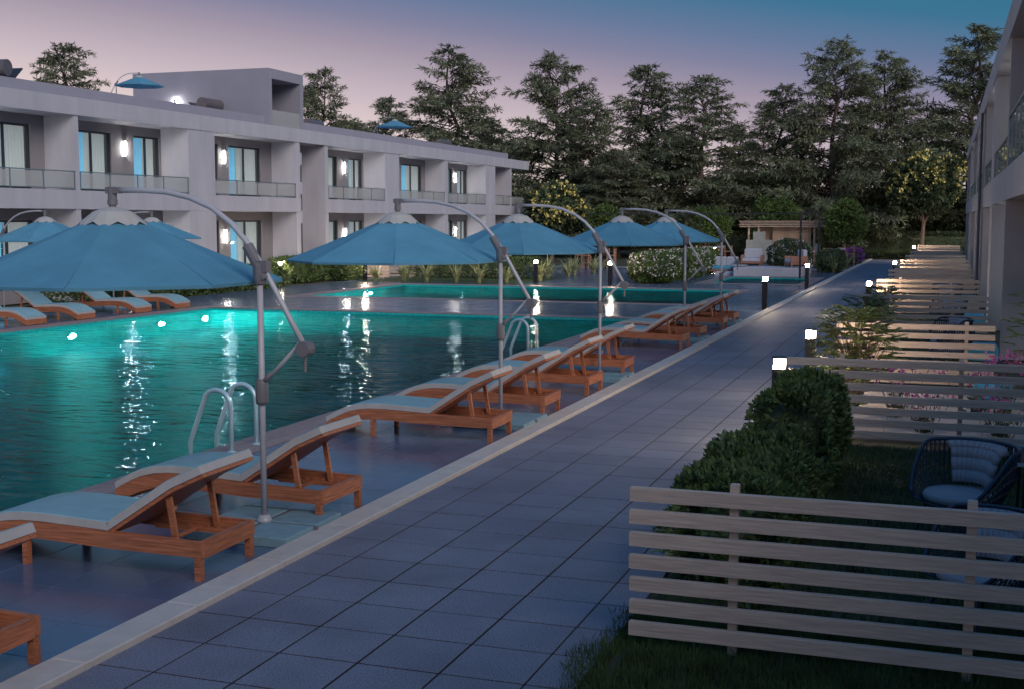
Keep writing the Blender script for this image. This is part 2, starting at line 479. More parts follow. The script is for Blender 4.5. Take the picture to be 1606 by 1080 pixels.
pool_lamp(-21.89, 45.2, -.45, 1, 0, 'round underwater lamp at the far end wall of the second pool')

# pool deck -----------------------------------------------------------
CH = [(p[0] - CW, p[1] + CW, p[2] - CW, p[3] + CW) for p in POOLS]
deck = tag(holed('pool_deck', 'deck_grout', *DECK, -.0035, CH), 'glossy blue-grey tiled deck round the pools', kind='structure')
TD = .635
tile_me = MB().box(.004, TD - .004, .004, TD - .004, -.03, 0, .001).mesh('tile', 'deck_tile')
def clip_tiles(cells, holes):
    b = MB()
    for (x0, x1, y0, y1) in cells:
        rects = [(x0, x1, y0, y1)]
        for h in holes:
            nr = []
            for (a, c, e, g) in rects:
                if c <= h[0] or a >= h[1] or g <= h[2] or e >= h[3]: nr.append((a, c, e, g)); continue
                if a < h[0]: nr.append((a, h[0], e, g))
                if c > h[1]: nr.append((h[1], c, e, g))
                m0, m1 = max(a, h[0]), min(c, h[1])
                if e < h[2]: nr.append((m0, m1, e, h[2]))
                if g > h[3]: nr.append((m0, m1, h[3], g))
            rects = nr
        for (a, c, e, g) in rects:
            if c - a > .02 and g - e > .02: b.quad((a + .004, e + .004, 0), (c - .004, e + .004, 0), (c - .004, g - .004, 0), (a + .004, g - .004, 0))
    return b
rest = []
x = -5.555 + .40 - TD * 40
nx = 0
xe = POOLS[0][1] + CW
near = 0
y_lines = [1.0 + TD * k for k in range(int((72 - 1) / TD))]
cols = [(xe, -6.825), (-6.825, -6.19), (-6.19, -5.555), (-5.555, KX0)]
off = 7.34 - TD * 11
for k in range(0, 110):
    yy = off + TD * k
    if yy > 71: break
    for (a, c) in cols:
        if yy < 38.5:
            ob('tile', tile_me, deck, (a, yy, 0), scale=((c - a) / TD, 1, 1)); near += 1
        else:
            rest.append((a, c, yy, yy + TD))
    if yy < 71:
        xx = xe
        while xx > DECK[0]:
            xl = max(DECK[0], xx - TD)
            rest.append((xl, xx, yy, yy + TD)); xx = xl
ts = clip_tiles(rest, CH).build('tile', 'deck_tile', deck); ts['kind'] = 'stuff'

# path ----------------------------------------------------------------
TP = .545
path = tag(MB().quad((KX1, -3, -.0045), (PATH_X1, -3, -.0045), (PATH_X1, 91.5, -.0045), (KX1, 91.5, -.0045)).build('path', 'grout'), 'broad walkway of blue-grey square pavers', kind='structure')
tp_me = MB().box(.009, TP - .009, .009, TP - .009, -.03, 0, .0012).mesh('tile', 'path_tile')
edges = [KX1, -4.425, -3.88, -3.335, -2.79, -2.245, PATH_X1]
b = MB(); rng = random.Random(3)
for k in range(-8, 160):
    yy = 7.20 + TP * k
    if yy > 91: break
    for a, c in zip(edges[:-1], edges[1:]):
        if 4.2 < yy < 30.5:
            o = ob('tile', tp_me, path, (a, yy, rng.uniform(-.0012, 0.0008)), scale=((c - a) / TP, 1, 1))
        elif yy >= 30.5:
            b.quad((a + .004, yy + .003, 0), (c - .004, yy + .003, 0), (c - .004, yy + TP - .003, 0), (a + .004, yy + TP - .003, 0))
o = b.build('tile', 'path_tile', path); o['kind'] = 'stuff'
kerb = tag(MB().box(KX0 + .01, KX1 - .01, -3, 91.5, -.05, .01).build('kerb', 'grout'), 'pale raised kerb between deck and walkway', kind='structure')
kme = MB().box(KX0, KX1, .003, 1.197, -.03, .045, .008).mesh('kerb_stone', 'kerb')
for k in range(2, 76):
    ob('kerb_stone', kme, kerb, (0, k * 1.2, 0))
# far cross walk at the end of the path and the garden side
lawn = tag(MB().quad((PATH_X1, -3, -.02), (9, -3, -.02), (9, 91.5, -.02), (PATH_X1, 91.5, -.02)).build('lawn', 'soil'), 'dark lawn strip beside the walkway', kind='structure')
terr = tag(MB().quad((-1.9, 15.75, -.008), (2.5, 15.75, -.008), (2.5, 20.9, -.008), (-1.9, 20.9, -.008)).build('terrace', 'grout'), 'pale paved strip between two garden fences', kind='structure')
tme = MB().box(.003, .597, .003, .597, -.02, .004, .003).mesh('tile', 'terrace_tile')
for i in range(7):
    for j in range(8):
        ob('tile', tme, terr, (-1.88 + i * .6, 16.0 + j * .6, 0))

# ------------------------------------------------------------------ buildings
def building(name, label, X0, s, bays, z_sl=(3.1, 3.72), z_rf=(6.2, 6.78), y_end=None, depth=1.25, slabs=None, roof=None, parts=None, pm='plaster'):
    """facade plane X0, s = +1 when the facade looks to +X. bays: (y0,y1,kind)."""
    t = thing(name, label, 'building', (X0, 0, 0))
    def bx(mb, v0, v1, y0, y1, z0, z1):
        return mb.box(s * v0, s * v1, y0, y1, z0, z1)
    bk = -depth
    for (y0, y1) in slabs:
        bx(MB(), bk + .002, 0, y0, y1, *z_sl).build('balcony_slab', pm, t)
    for (y0, y1) in roof:
        bx(MB(), -11, .02, y0, y1, *z_rf).build('roof', pm, t)
    for (y0, y1, w) in parts:                                   # piers and partition walls over both storeys
        for (za, zb) in ((0, z_sl[0]), (z_sl[1], z_rf[0])):
            bx(MB(), bk - .01, -.03 if w < .6 else -.012, y0, y1, za + .002, zb - .002).build('pier' if w > .6 else 'partition_wall', pm, t)
    fr_me, pane_me, cb, cg = {}, {}, {}, {}
    for (y0, y1, doors, lamps, fl) in bays:
        for floor in fl:
            za, zb = (0.0, z_sl[0]) if floor == 0 else (z_sl[1], z_rf[0])
            z_a = za + (.03 if floor else .45); dh = 2.12 if floor else 2.28
            zt = z_a + dh
            wb = MB(); cur = y0
            for (a, c) in doors:
                if floor == 0: bx(wb, bk - .2, bk, a, c, .001, z_a)
                if a > cur: bx(wb, bk - .2, bk, cur, a, za + .001, zb - .001)
                bx(wb, bk - .2, bk, a, c, zt, zb - .001); cur = c
            if cur < y1: bx(wb, bk - .2, bk, cur, y1, za + .001, zb - .001)
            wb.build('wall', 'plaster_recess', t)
            for (a, c) in doors:
                f = MB(); e = .07; v0, v1 = bk - .14, bk - .05
                bx(f, v0, v1, a + .002, a + e, z_a, zt - .002); bx(f, v0, v1, c - e, c - .002, z_a, zt - .002)
                bx(f, v0, v1, a + e, c - e, zt - e, zt - .002); bx(f, v0, v1, a + e, c - e, z_a, z_a + e)
                mid = (a + c) / 2
                bx(f, v0 + .01, v1 - .01, mid - e / 2, mid + e / 2, z_a + e, zt - e)
                dr = f.build('sliding_door', 'door_frame', t)
                for (p, q) in ((a + e, mid - e / 2), (mid + e / 2, c - e)):
                    bx(MB(), bk - .105, bk - .095, p, q, z_a + e, zt - e).build('pane', 'glass', dr)
                # curtains: a blue one and a pale one, pleated, glowing as if backlit
                rr = random.Random(int(a * 37) + floor)
                cut = a + (c - a) * rr.choice((.36, .45, .52, .40))
                for (p, q, mm) in ((a + .03, cut, 'curtain_blue_glow'), (cut, c - .03, 'curtain_beige_glow')):
                    cm = MB(); n_ = max(6, int((q - p) / .045))
                    for i in range(n_):
                        ya, yb = p + (q - p) * i / n_, p + (q - p) * (i + 1) / n_
                        va, vb = bk - .26 + .028 * math.sin(i * 1.9), bk - .26 + .028 * math.sin((i + 1) * 1.9)
                        cm.quad((s * va, ya, z_a), (s * vb, yb, z_a), (s * vb, yb, zt), (s * va, ya, zt))
                    cm.build('curtain', mm, dr, smooth=True)
            for ly in lamps:
                lz = za + (1.63 if floor else 2.05)
                lp = bx(bx(bx(MB(), bk, bk + .10, ly - .05, ly + .05, lz + .26, lz + .29), bk, bk + .10, ly - .05, ly + .05, lz - .29, lz - .26),
                        bk + .085, bk + .10, ly - .012, ly + .012, lz - .26, lz + .26).build('wall_lamp', 'black_metal', t)
                MB().tube([(s * (bk + .045), ly, lz - .255), (s * (bk + .045), ly, lz + .255)], .016, 8).build('lamp_tube', 'lamp_white', lp)
            if floor == 1:
                ym = y0 + .02; yn = y1 - .02
                rail = MB(); zr = z_sl[1] + .60
                bx(rail, -.075, -.025, ym, yn, zr, zr + .035); bx(rail, -.06, -.04, ym, yn, z_sl[1] + .05, z_sl[1] + .075)
                k = max(2, round((yn - ym) / 1.6))
                for i in range(k + 1):
                    yp = ym + .02 + (yn - ym - .04) * i / k
                    bx(rail, -.065, -.035, yp - .018, yp + .018, z_sl[1] + .001, zr)
                rl = rail.build('balcony_railing', 'rail_metal', t)
                for i in range(k):
                    ya, yb = ym + .02 + (yn - ym - .04) * i / k + .03, ym + .02 + (yn - ym - .04) * (i + 1) / k - .03
                    bx(MB(), -.055, -.045, ya, yb, z_sl[1] + .08, zr - .02).build('pane', 'glass_rail', rl)
    return t, bx

LX = -27.4
k_ = 27.4 / 28.0
def ky(v): return v * k_
parts = [(34.44, 34.66, .2), (41.01, 42.81, 1.8), (49.31, 49.71, .4), (52.07, 52.39, .3), (58.63, 60.37, 1.8), (66.74, 67.23, .3), (73.47, 75.22, 1.8), (25.0, 26.8, 1.8), (78.2, 78.44, .25)]
bays = [(26.8, 34.44, [(28.2, 29.8), (31.4, 33.77)], [30.4], (0, 1)),
        (34.66, 41.01, [(35.9, 37.97), (39.28, 40.91)], [38.75], (0, 1)),
        (42.81, 49.31, [(42.95, 44.95), (45.80, 48.36)], [45.40], (0, 1)),
        (52.39, 58.63, [(53.5, 55.66), (56.93, 58.51)], [56.42], (0, 1)),
        (60.37, 66.74, [(63.38, 66.22)], [62.6], (0, 1)),
        (67.23, 73.47, [(68.5, 70.92), (71.75, 73.40)], [71.38], (0, 1)),
        (75.22, 81.60, [(78.75, 81.2)], [], (0, 1))]
bl, bx = building('hotel_building', 'long two-storey pale plaster block with glass balconies beyond the pool', LX, 1, bays,
                  slabs=[(ky(18), 49.71), (52.07, 81.9)], roof=[(ky(18), 81.9)], parts=parts)
bx(MB(), -.8, -.55, ky(18), 79.2, 6.782, 7.2).build('parapet', 'plaster_parapet', bl)
bx(MB(), -11, -.801, 78.9, 79.2, 6.782, 7.2).build('parapet', 'plaster_parapet', bl)
bx(MB(), -11, -1.9, ky(18), 81.6, .01, 3.09).build('wall', 'room_glow', bl)
bx(MB(), -11, -1.9, ky(18), 81.6, 3.1, 6.19).build('wall', 'room_glow', bl)
bx(MB(), -2.8, -1.5, 49.71, 52.07, .01, 6.19).build('stair_wall', 'plaster_recess', bl)
bx(MB(), -11, -1.26, 81.602, 81.9, .01, 6.19).build('end_wall', 'plaster', bl)
for z in (2.6, 3.9, 5.2):
    bx(MB(), -.5, -.1, 49.712, 50.0, z, z + .55).build('stair_landing', 'plaster', bl)
# stair penthouse on the roof
ph0, ph1 = 47.55, 50.6
ph = MB(); zt_ = 9.25
bx(ph, -7.2, -2.6, ph0, ph1, 6.785, zt_); bx(ph, -2.6, -.30, ph0, ph0 + .28, 6.79, zt_); bx(ph, -2.6, -.30, ph1 - .28, ph1, 6.79, zt_)
bx(ph, -2.6, -.30, ph0 + .28, ph1 - .28, zt_ - .42, zt_)
p_ = ph.build('stair_penthouse', 'plaster_parapet', bl)
bx(MB(), -.36, -.34, ph0 + .28, ph1 - .28, 6.83, 7.5).build('pane', 'glass_rail', p_)
lp = bx(MB(), -5.0, -4.9, ph0 - .10, ph0 - .08, 7.5, 8.05).build('wall_lamp', 'black_metal', bl)
MB().tube([(-4.95, ph0 - .05, 7.52), (-4.95, ph0 - .05, 8.03)], .03, 8).build('lamp_tube', 'lamp_white', lp)

RX = 1.05
def rb(a, b_, doors, lamps, fl=(0, 1)): return (a, b_, doors, lamps, fl)
rparts = [(26.0, 26.25, .25), (32.8, 34.6, 1.8), (41.2, 41.5, .3), (43.9, 44.2, .3), (50.6, 52.3, 1.8), (58.8, 59.1, .3), (65.4, 67.1, 1.8), (73.6, 73.9, .3), (76.6, 76.9, .3)]
rbays = [rb(26.25, 32.8, [(27.3, 29.2), (30.3, 32.0)], [29.8]), rb(34.6, 41.2, [(35.2, 36.6), (37.9, 39.9)], [37.3]), rb(44.2, 50.6, [(45.0, 46.6), (47.9, 49.8)], [47.3]),
         rb(52.3, 58.8, [(53.4, 56.4)], []), rb(59.1, 65.4, [(60.0, 61.4), (62.4, 64.4)], [62.0]), rb(67.1, 73.6, [(68.5, 71.0)], [])]
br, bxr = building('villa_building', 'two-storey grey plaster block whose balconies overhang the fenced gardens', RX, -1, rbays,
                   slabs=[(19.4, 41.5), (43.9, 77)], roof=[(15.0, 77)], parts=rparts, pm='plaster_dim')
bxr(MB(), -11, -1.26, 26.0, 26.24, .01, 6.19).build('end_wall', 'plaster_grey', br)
bxr(MB(), -11, -1.9, 26.3, 76.6, .01, 6.19).build('wall', 'room_glow', br)
bxr(MB(), -6, -1.252, 19.4, 26.0, 3.102, 3.718).build('balcony_slab', 'plaster_dim', br)
bxr(MB(), -11, -.5, 15.3, 76.6, 6.782, 7.1).build('parapet', 'plaster_parapet', br)
rail = MB()
zr = 3.72 + .95
bxr(rail, -.075, -.025, 19.45, 25.98, zr, zr + .04); bxr(rail, -5.9, -.076, 19.45, 19.5, zr, zr + .04)
for i in range(6): bxr(rail, -.07, -.03, 19.46 + i * 1.29, 19.50 + i * 1.29, 3.722, zr)
for i in range(1, 5): bxr(rail, -.05 - i * 1.3, -.02 - i * 1.3, 19.455, 19.495, 3.722, zr)
rl = rail.build('balcony_railing', 'rail_metal', br)
for i in range(5): bxr(MB(), -.055, -.045, 19.53 + i * 1.29, 20.73 + i * 1.29, 3.80, zr - .02).build('pane', 'glass_rail', rl)
for i in range(4): bxr(MB(), -1.31 - i * 1.3, -.09 - i * 1.3, 19.47, 19.48, 3.80, zr - .02).build('pane', 'glass_rail', rl)
bxr(MB(), -10, -2.7, -14.0, 12.5, 0, 5.6).build('unseen_shade_wing', 'plaster_dim', br)  # unseen block added to shade the near garden and walkway
MB().tube([(0, 0, .02), (0, 0, 6.15)], .04, 8).build('drain_pipe', 'plaster_grey', br, (-.06, 43.0, 0))

# ------------------------------------------------------------------ sun loungers
def sstep(t): return t * t * (3 - 2 * t)
def make_lounger():
    t = thing('sun_lounger', '', 'sun lounger', group='teak sun loungers')
    xs = [0, .08, .18, .30, .44, .60, .80, 1.05, 1.42]
    top = [.150, .195, .245, .295, .330, .348, .350, .340, .325]
    bot = [.015, .060, .105, .155, .195, .215, .215, .205, .190]
    W = .78
    for y in (0.0, W - .045):
        MB().strip(list(zip(xs + [2.25], top + [.30])), list(zip(xs + [2.25], bot + [.18])), y, y + .045).build('side_rail', 'teak', t)
    MB().box(2.20, 2.25, .046, W - .046, .170, .298).build('end_rail', 'teak_cross', t)
    MB().prism([(0.002, .02), (.04, .045), (.04, .165), (.002, .148)], .046, W - .046).build('foot_board', 'teak_cross', t)
    for x in (.62, 2.16):
        for y in ((-.006, .048), (W - .048, W + .006)):
            zt = .30 if x > 1 else .21
            MB().box(x + (.025 if x > 1 else 0), x + (.078 if x > 1 else .048), y[0], y[1], 0, zt + .004, .006).build('leg', 'teak', t)
    for y in (.12, W - .15):
        MB().box(1.42, 2.2, y, y + .03, .205, .245).build('ratchet_rail', 'teak', t)
        nb = MB()
        for i in range(5): nb.box(1.72 + i * .085, 1.745 + i * .085, y + .002, y + .028, .246, .268)
        nb.build('ratchet_teeth', 'teak', t)['kind'] = 'stuff'
    sl = MB().box(0, .06, .046, W - .046, .27, .292).mesh('slat', 'teak_cross')
    for i in range(11): ob('slat', sl, t, (.42 + i * .093, 0, .025 if i < 6 else .015))
    MB().box(1.78, 1.81, .046, W - .046, .215, .24).build('cross_bar', 'teak_cross', t)
    # mattress
    th = .070
    mt = [(x, z + .004 + th) for x, z in zip(xs, top)]; mb_ = [(x, z + .004) for x, z in zip(xs, top)]
    mt[0] = (-.012, top[0] + .07)
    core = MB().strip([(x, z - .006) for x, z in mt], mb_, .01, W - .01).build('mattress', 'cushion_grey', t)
    tp = MB()
    for i in range(len(xs) - 1):
        (a, za), (c, zc) = mt[i], mt[i + 1]
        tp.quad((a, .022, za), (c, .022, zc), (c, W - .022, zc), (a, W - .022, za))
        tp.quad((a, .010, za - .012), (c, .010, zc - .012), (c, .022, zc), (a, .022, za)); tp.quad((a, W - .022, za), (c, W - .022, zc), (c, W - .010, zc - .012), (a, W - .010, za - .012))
    tp.build('sky_tinted_top', 'cushion_sky_tint', core, smooth=True)  # upper skin coloured as the sky tints it
    # raised backrest with its kink
    h0 = Vector((1.43, 0, .335)); a1, a2 = R(33), R(25)
    h1 = h0 + Vector((math.cos(a1), 0, math.sin(a1))) * .66; h2 = h1 + Vector((math.cos(a2), 0, math.sin(a2))) * .30
    def band(o0, o1, y0, y1):
        def off(p, a, o): return (p.x - math.sin(a) * o, p.z + math.cos(a) * o)
        tl = [off(h0, a1, o1), off(h1, (a1 + a2) / 2, o1), off(h2, a2, o1)]; bl_ = [off(h0, a1, o0), off(h1, (a1 + a2) / 2, o0), off(h2, a2, o0)]
        return MB().strip(tl, bl_, y0, y1)
    bf = band(-.028, 0, .02, W - .02).build('backrest', 'teak', t)
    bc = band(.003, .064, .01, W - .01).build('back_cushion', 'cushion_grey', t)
    band(.0645, .071, .022, W - .022).build('sky_tinted_top', 'cushion_sky_tint', bc)
    for y in (.085, W - .115):
        q = h0 + (h1 - h0) * .86
        MB().prism([(q.x - .02, q.z - .035), (q.x + .025, q.z - .03), (1.99, .24), (1.945, .235)], y, y + .03).build('prop', 'teak', t)
    return t
lounger = make_lounger()
spots = [5.24, 7.77, 9.76, 14.0, 16.06, 18.45, 20.75, 25.85, 27.75, 30.6, 32.35]
words = ['cut off by the picture edge, nearest of the kerb row', 'in front of the first parasol base', 'just behind the first parasol base',
         'in front of the second parasol base', 'just behind the second parasol base', 'in front of the third parasol base, by the far pool ladder', 'just behind the third parasol base',
         'in front of the fourth parasol base', 'just behind the fourth parasol base', 'in front of the fifth parasol base', 'last of the kerb row beside the fifth parasol']
for i, (y, w) in enumerate(zip(spots, words)):
    place(lounger, i > 0, (-7.42 + .03 * math.sin(i * 5.1), y, 0), R(1.6 * math.sin(i * 2.3)), 'sky-tinted cushioned sun lounger ' + w)
for y, w in ((26.7, 'mostly hidden, leftmost across the pool'), (28.7, 'second from the left across the pool'), (31.3, 'third from the left across the pool'), (33.3, 'last across the pool, by its far corner')):
    place(lounger, True, (-22.35, y, 0), R(180), 'sky-tinted cushioned sun lounger, ' + w)

# ------------------------------------------------------------------ cantilever parasols
def make_parasol():
    t = thing('cantilever_parasol', '', 'parasol', group='blue cantilever parasols')
    s = MB().box(-.235, .235, -.235, .235, .004, .085, .01).mesh('base_slab', 'base_slab')
    for a in (-1, 1):
        for c in (-1, 1): ob('base_slab', s, t, (a * .262, c * .262, 0))
    MB().box(-.52, .52, -.022, .022, .02, .075).box(-.022, .022, -.52, -.0225, .02, .075).box(-.022, .022, .0225, .52, .02, .075).build('base_cross', 'dark_plastic', t)
    MB().lathe([(.07, .076), (.065, .10), (.045, .14)], 14).build('foot_collar', 'aluminium', t, smooth=True)
    MB().tube([(0, 0, .09), (0, 0, 2.26)], .027, 12).build('mast', 'aluminium', t, smooth=True)
    MB().lathe([(.05, 1.12), (.056, 1.15), (.056, 1.30), (.045, 1.34)], 12).tube([(.02, -.01, 1.31), (.10, -.01, 1.40)], .022, 8).build('sliding_collar', 'dark_plastic', t, smooth=True)
    MB().tube([(.05, 0, 1.33), (.38, 0, 1.66)], .018, 8).build('strut', 'aluminium', t, smooth=True)
    MB().lathe([(.05, 2.16), (.058, 2.20), (.058, 2.32), (.04, 2.36)], 12).tube([(-.115, 0, 2.49), (.06, 0, 2.20)], .05, 10).box(-.03, .09, -.045, .045, 2.26, 2.36).build('head_joint', 'dark_plastic', t, smooth=False)
    arm = [(.43, 0, 1.62), (.28, 0, 1.88), (.12, 0, 2.16), (0, 0, 2.355), (-.12, 0, 2.52), (-.27, 0, 2.68), (-.46, 0, 2.815), (-.68, 0, 2.905), (-.92, 0, 2.955), (-1.18, 0, 2.972), (-1.47, 0, 2.972)]
    MB().tube(arm, .025, 10).build('arm', 'aluminium', t, smooth=True)
    kn = MB(); kn.tube([(.43, -.06, 1.615), (.43, .06, 1.615)], .065, 12); kn.tube([(.43, 0, 1.58), (.425, 0, 1.42)], .014, 6)
    kn.build('crank_knob', 'dark_plastic', t)
    MB().tube([(-1.49, 0, 3.005), (-1.49, 0, 2.89)], .042, 10).box(-1.54, -1.40, -.035, .035, 2.945, 3.0).lathe([(.032, 2.78), (.032, 2.84), (.045, 2.845), (.045, 2.89)], 10, (-1.49, 0)).build('hanger', 'dark_plastic', t)
    cx, Rr, ze, zt = -1.49, 1.50, 2.175, 2.755
    can = ob('canopy', MB().lathe([(.05, 2.60), (.05, 2.80)], 10).mesh('canopy_hub', 'dark_plastic'), t, (cx, 0, 0))
    pm = MB(); n = 7; h = R(22.5)
    def pt(r_, a, sag):
        z = zt + (ze - zt) * sag
        return (r_ * math.cos(a), r_ * math.sin(a), z)
    rows = []
    for i in range(n + 1):
        r_ = .10 + (Rr - .10) * i / n
        row = []
        for j in range(5):
            a = -h + 2 * h * j / 4
            rr = r_ * math.cos(h) / math.cos(a) if True else r_
            row.append(pt(rr, a, i / n + .02 * math.sin(math.pi * i / n) * (1 - abs(j - 2) / 2)))
        rows.append(row)
    for i in range(n):
        for j in range(4): pm.quad(rows[i][j], rows[i + 1][j], rows[i + 1][j + 1], rows[i][j + 1])
    for j in range(4):
        a_, b_ = rows[n][j], rows[n][j + 1]
        pm.quad(a_, (a_[0] * .995, a_[1] * .995, a_[2] - .028), (b_[0] * .995, b_[1] * .995, b_[2] - .028), b_)
    me = pm.mesh('panel', 'canopy_blue')
    rib = MB().tube([(.06, 0, 2.69), (1.46, 0, 2.155)], .010, 6).mesh('rib', 'aluminium')
    seam = MB().tube([(.12, 0, 2.722), (1.495, 0, 2.180)], .008, 5).mesh('seam', 'canopy_seam')
    for k in range(8):
        ob('panel', me, can, rz=R(45 * k)); ob('seam', seam, can, rz=R(45 * k + 22.5)); ob('rib', rib, can, rz=R(45 * k + 22.5))
    vm_ = MB(); mcount = 16
    ring = []
    for j in range(mcount):
        a = 2 * math.pi * j / mcount + R(22.5)
        out = j % 2 == 0
        r_ = .34 if out else .28
        ring.append((r_ * math.cos(a), r_ * math.sin(a), 2.635 + (.0 if out else .06)))
    mid_ = [(.17 * math.cos(2 * math.pi * j / mcount + R(22.5)), .17 * math.sin(2 * math.pi * j / mcount + R(22.5)), 2.785) for j in range(mcount)]
    inn = [(.045 * math.cos(2 * math.pi * j / mcount + R(22.5)), .045 * math.sin(2 * math.pi * j / mcount + R(22.5)), 2.825) for j in range(mcount)]
    for j in range(mcount):
        g = (j + 1) % mcount
        vm_.quad(ring[j], ring[g], mid_[g], mid_[j]); vm_.quad(mid_[j], mid_[g], inn[g], inn[j])
    vm_.build('vent_cap', 'canopy_white', t, (cx, 0, 0))
    return t
par = make_parasol()
pw = ['nearest, between the first two full loungers', 'second along the kerb, before the pool ladder', 'third along the kerb row', 'fourth along the kerb row', 'fifth and last along the kerb row']
for i, (y, w) in enumerate(zip((9.36, 15.5, 20.55, 27.9, 32.75), pw)):
    place(par, i > 0, (-5.575, y, 0), 0, 'blue cantilever parasol with grey curved arm, ' + w)
place(par, True, (-24.6, 27.7, 0), R(180), 'blue cantilever parasol across the pool, half hidden at the picture edge')
place(par, True, (-24.6, 32.5, 0), R(180), 'blue cantilever parasol across the pool, peeking out behind the nearest canopy')
place(par, True, (-32.4, 43.4, 6.78), R(195), 'small blue parasol on the flat roof beside the stair penthouse', .66)
place(par, True, (-33.0, 69.5, 6.78), R(190), 'small blue parasol on the far part of the flat roof', .74)

# ------------------------------------------------------------------ pool ladders
def ladder(y, label):
    t = thing('pool_ladder', label, 'pool ladder', (-8.18, y, 0))
    for dy in (0, .56):
        pts = [(.36, dy, .0), (.36, dy, .55)]
        for i in range(1, 9):
            a = math.pi * i / 8 * .76
            pts.append((.36 - .19 + .19 * math.cos(a), dy, .55 + .19 * math.sin(a)))
        pts += [(-.16, dy, .20), (-.20, dy, .10), (-.20, dy, -.9)]
        MB().tube(pts, .030, 10).build('handrail', 'ladder_steel', t, smooth=True)
        MB().lathe([(.055, .013), (.055, .022), (.03, .035)], 12, (.36, dy)).build('flange', 'ladder_steel', t)
    for z in (-.25, -.5, -.75):
        MB().box(-.24, -.17, .0, .56, z, z + .03).build('tread', 'ladder_steel', t)
ladder(12.42, 'steel pool ladder nearest, behind the second full lounger')
ladder(23.35, 'steel pool ladder farther along, by the third parasol')

# ------------------------------------------------------------------ bollard lamps
def make_bollard():
    t = thing('bollard_lamp', '', 'bollard lamp', group='black bollard lamps')
    MB().box(-.078, .078, -.078, .078, 0, .86).build('post', 'black_metal', t)
    MB().box(-.062, .062, -.062, .062, .862, .985).build('lamp_glass', 'bollard_glow', t)
    MB().box(-.082, .082, -.082, .082, .987, 1.012).box(.055, .078, .055, .078, .862, .986).box(-.078, -.055, .055, .078, .862, .986).build('cap', 'black_metal', t)
    return t
bol = make_bollard()
bl_spots = [(-5.2, 38.5, 'on the deck by the kerb, nearer of two'), (-5.2, 50.8, 'on the deck by the kerb, farther of two'), (-16.85, 51.4, 'among striped plants beyond the second pool'),
            (-13.4, 51.0, 'at the end of the white flowering hedge'), (-24.9, 51.0, 'beside the small hedge blocks at the left building'), (-1.93, 15.75, 'at the end of the second fence, nearest by the walkway'),
            (-1.96, 19.9, 'second by the walkway, next to leafy shrub'), (-2.02, 36.7, 'third by the walkway fences'), (-2.02, 55.6, 'fourth by the walkway fences'), (-2.02, 88.9, 'last by the walkway fences at the hedge'), (-12.3, 68.5, 'behind the white flowering hedge, by the sofa'),
            (-15.5, 66.5, 'behind the fourth parasol, in the dining garden'), (-14.6, 83.0, 'beside the bar, far left'), (-26.1, 45.5, 'by the hedge under the left balconies')]
for i, (x, y, w) in enumerate(bl_spots):
    place(bol, i > 0, (x, y, 0), 0, 'lit black bollard lamp ' + w)

# ------------------------------------------------------------------ garden fences
def fence(x0, x1, y, label, z0=.075, posts=None, n=7, pitch=.145, hs=.09, alongy=False):
    t = thing('slat_fence', label, 'fence', (x0, y, 0), R(90) if alongy else 0, group='horizontal slat garden fences')
    L = x1 - x0
    me = MB().box(0, L, -.022, .022, 0, hs, .004).mesh('slat', 'fence_wood')
    for i in range(n):
        ob('slat', me, t, (random.uniform(-.004, .004), random.uniform(-.002, .002), z0 + i * pitch))
    ps = posts or [.65 + 1.38 * k for k in range(int((L - .3) / 1.38) + 1) if .65 + 1.38 * k < L]
    pme = MB().box(-.028, .028, .024, .08, 0, z0 + (n - 1) * pitch + hs + .05, .004).mesh('post', 'fence_wood')
    for p in ps: ob('post', pme, t, (p, 0, 0))
    return t
fence(-1.83, 2.6, 7.52, 'pale slat fence nearest, across the bottom corner of the picture')
fence(-1.80, 2.6, 15.5, 'slat fence behind the wicker chairs and dark bushes')
fence(-1.66, .80, 21.1, 'brightly lit slat fence behind the leafy shrub with pink flowers')
for i, (y, w) in enumerate(((29.3, 'fourth slat fence along the walkway'), (37.3, 'fifth slat fence along the walkway'), (45.0, 'sixth slat fence along the walkway'), (50.5, 'seventh slat fence along the walkway'),
                            (56.4, 'eighth slat fence along the walkway'), (64.0, 'ninth slat fence along the walkway'), (72.2, 'tenth slat fence along the walkway'), (80.0, 'eleventh slat fence along the walkway'), (90.0, 'last slat fence, against the dark hedge'))):
    fence(-1.84, .95, y, w)
for i, (x, y, w) in enumerate(((-28.2, 51.9, 'between two hedge blocks'), (-26.3, 52.9, 'behind the bollard'), (-25.5, 54.2, 'behind striped plants'))):
    fence(x, x + 1.7, y, 'short slat fence at the left building ' + w, posts=[.3, 1.4])

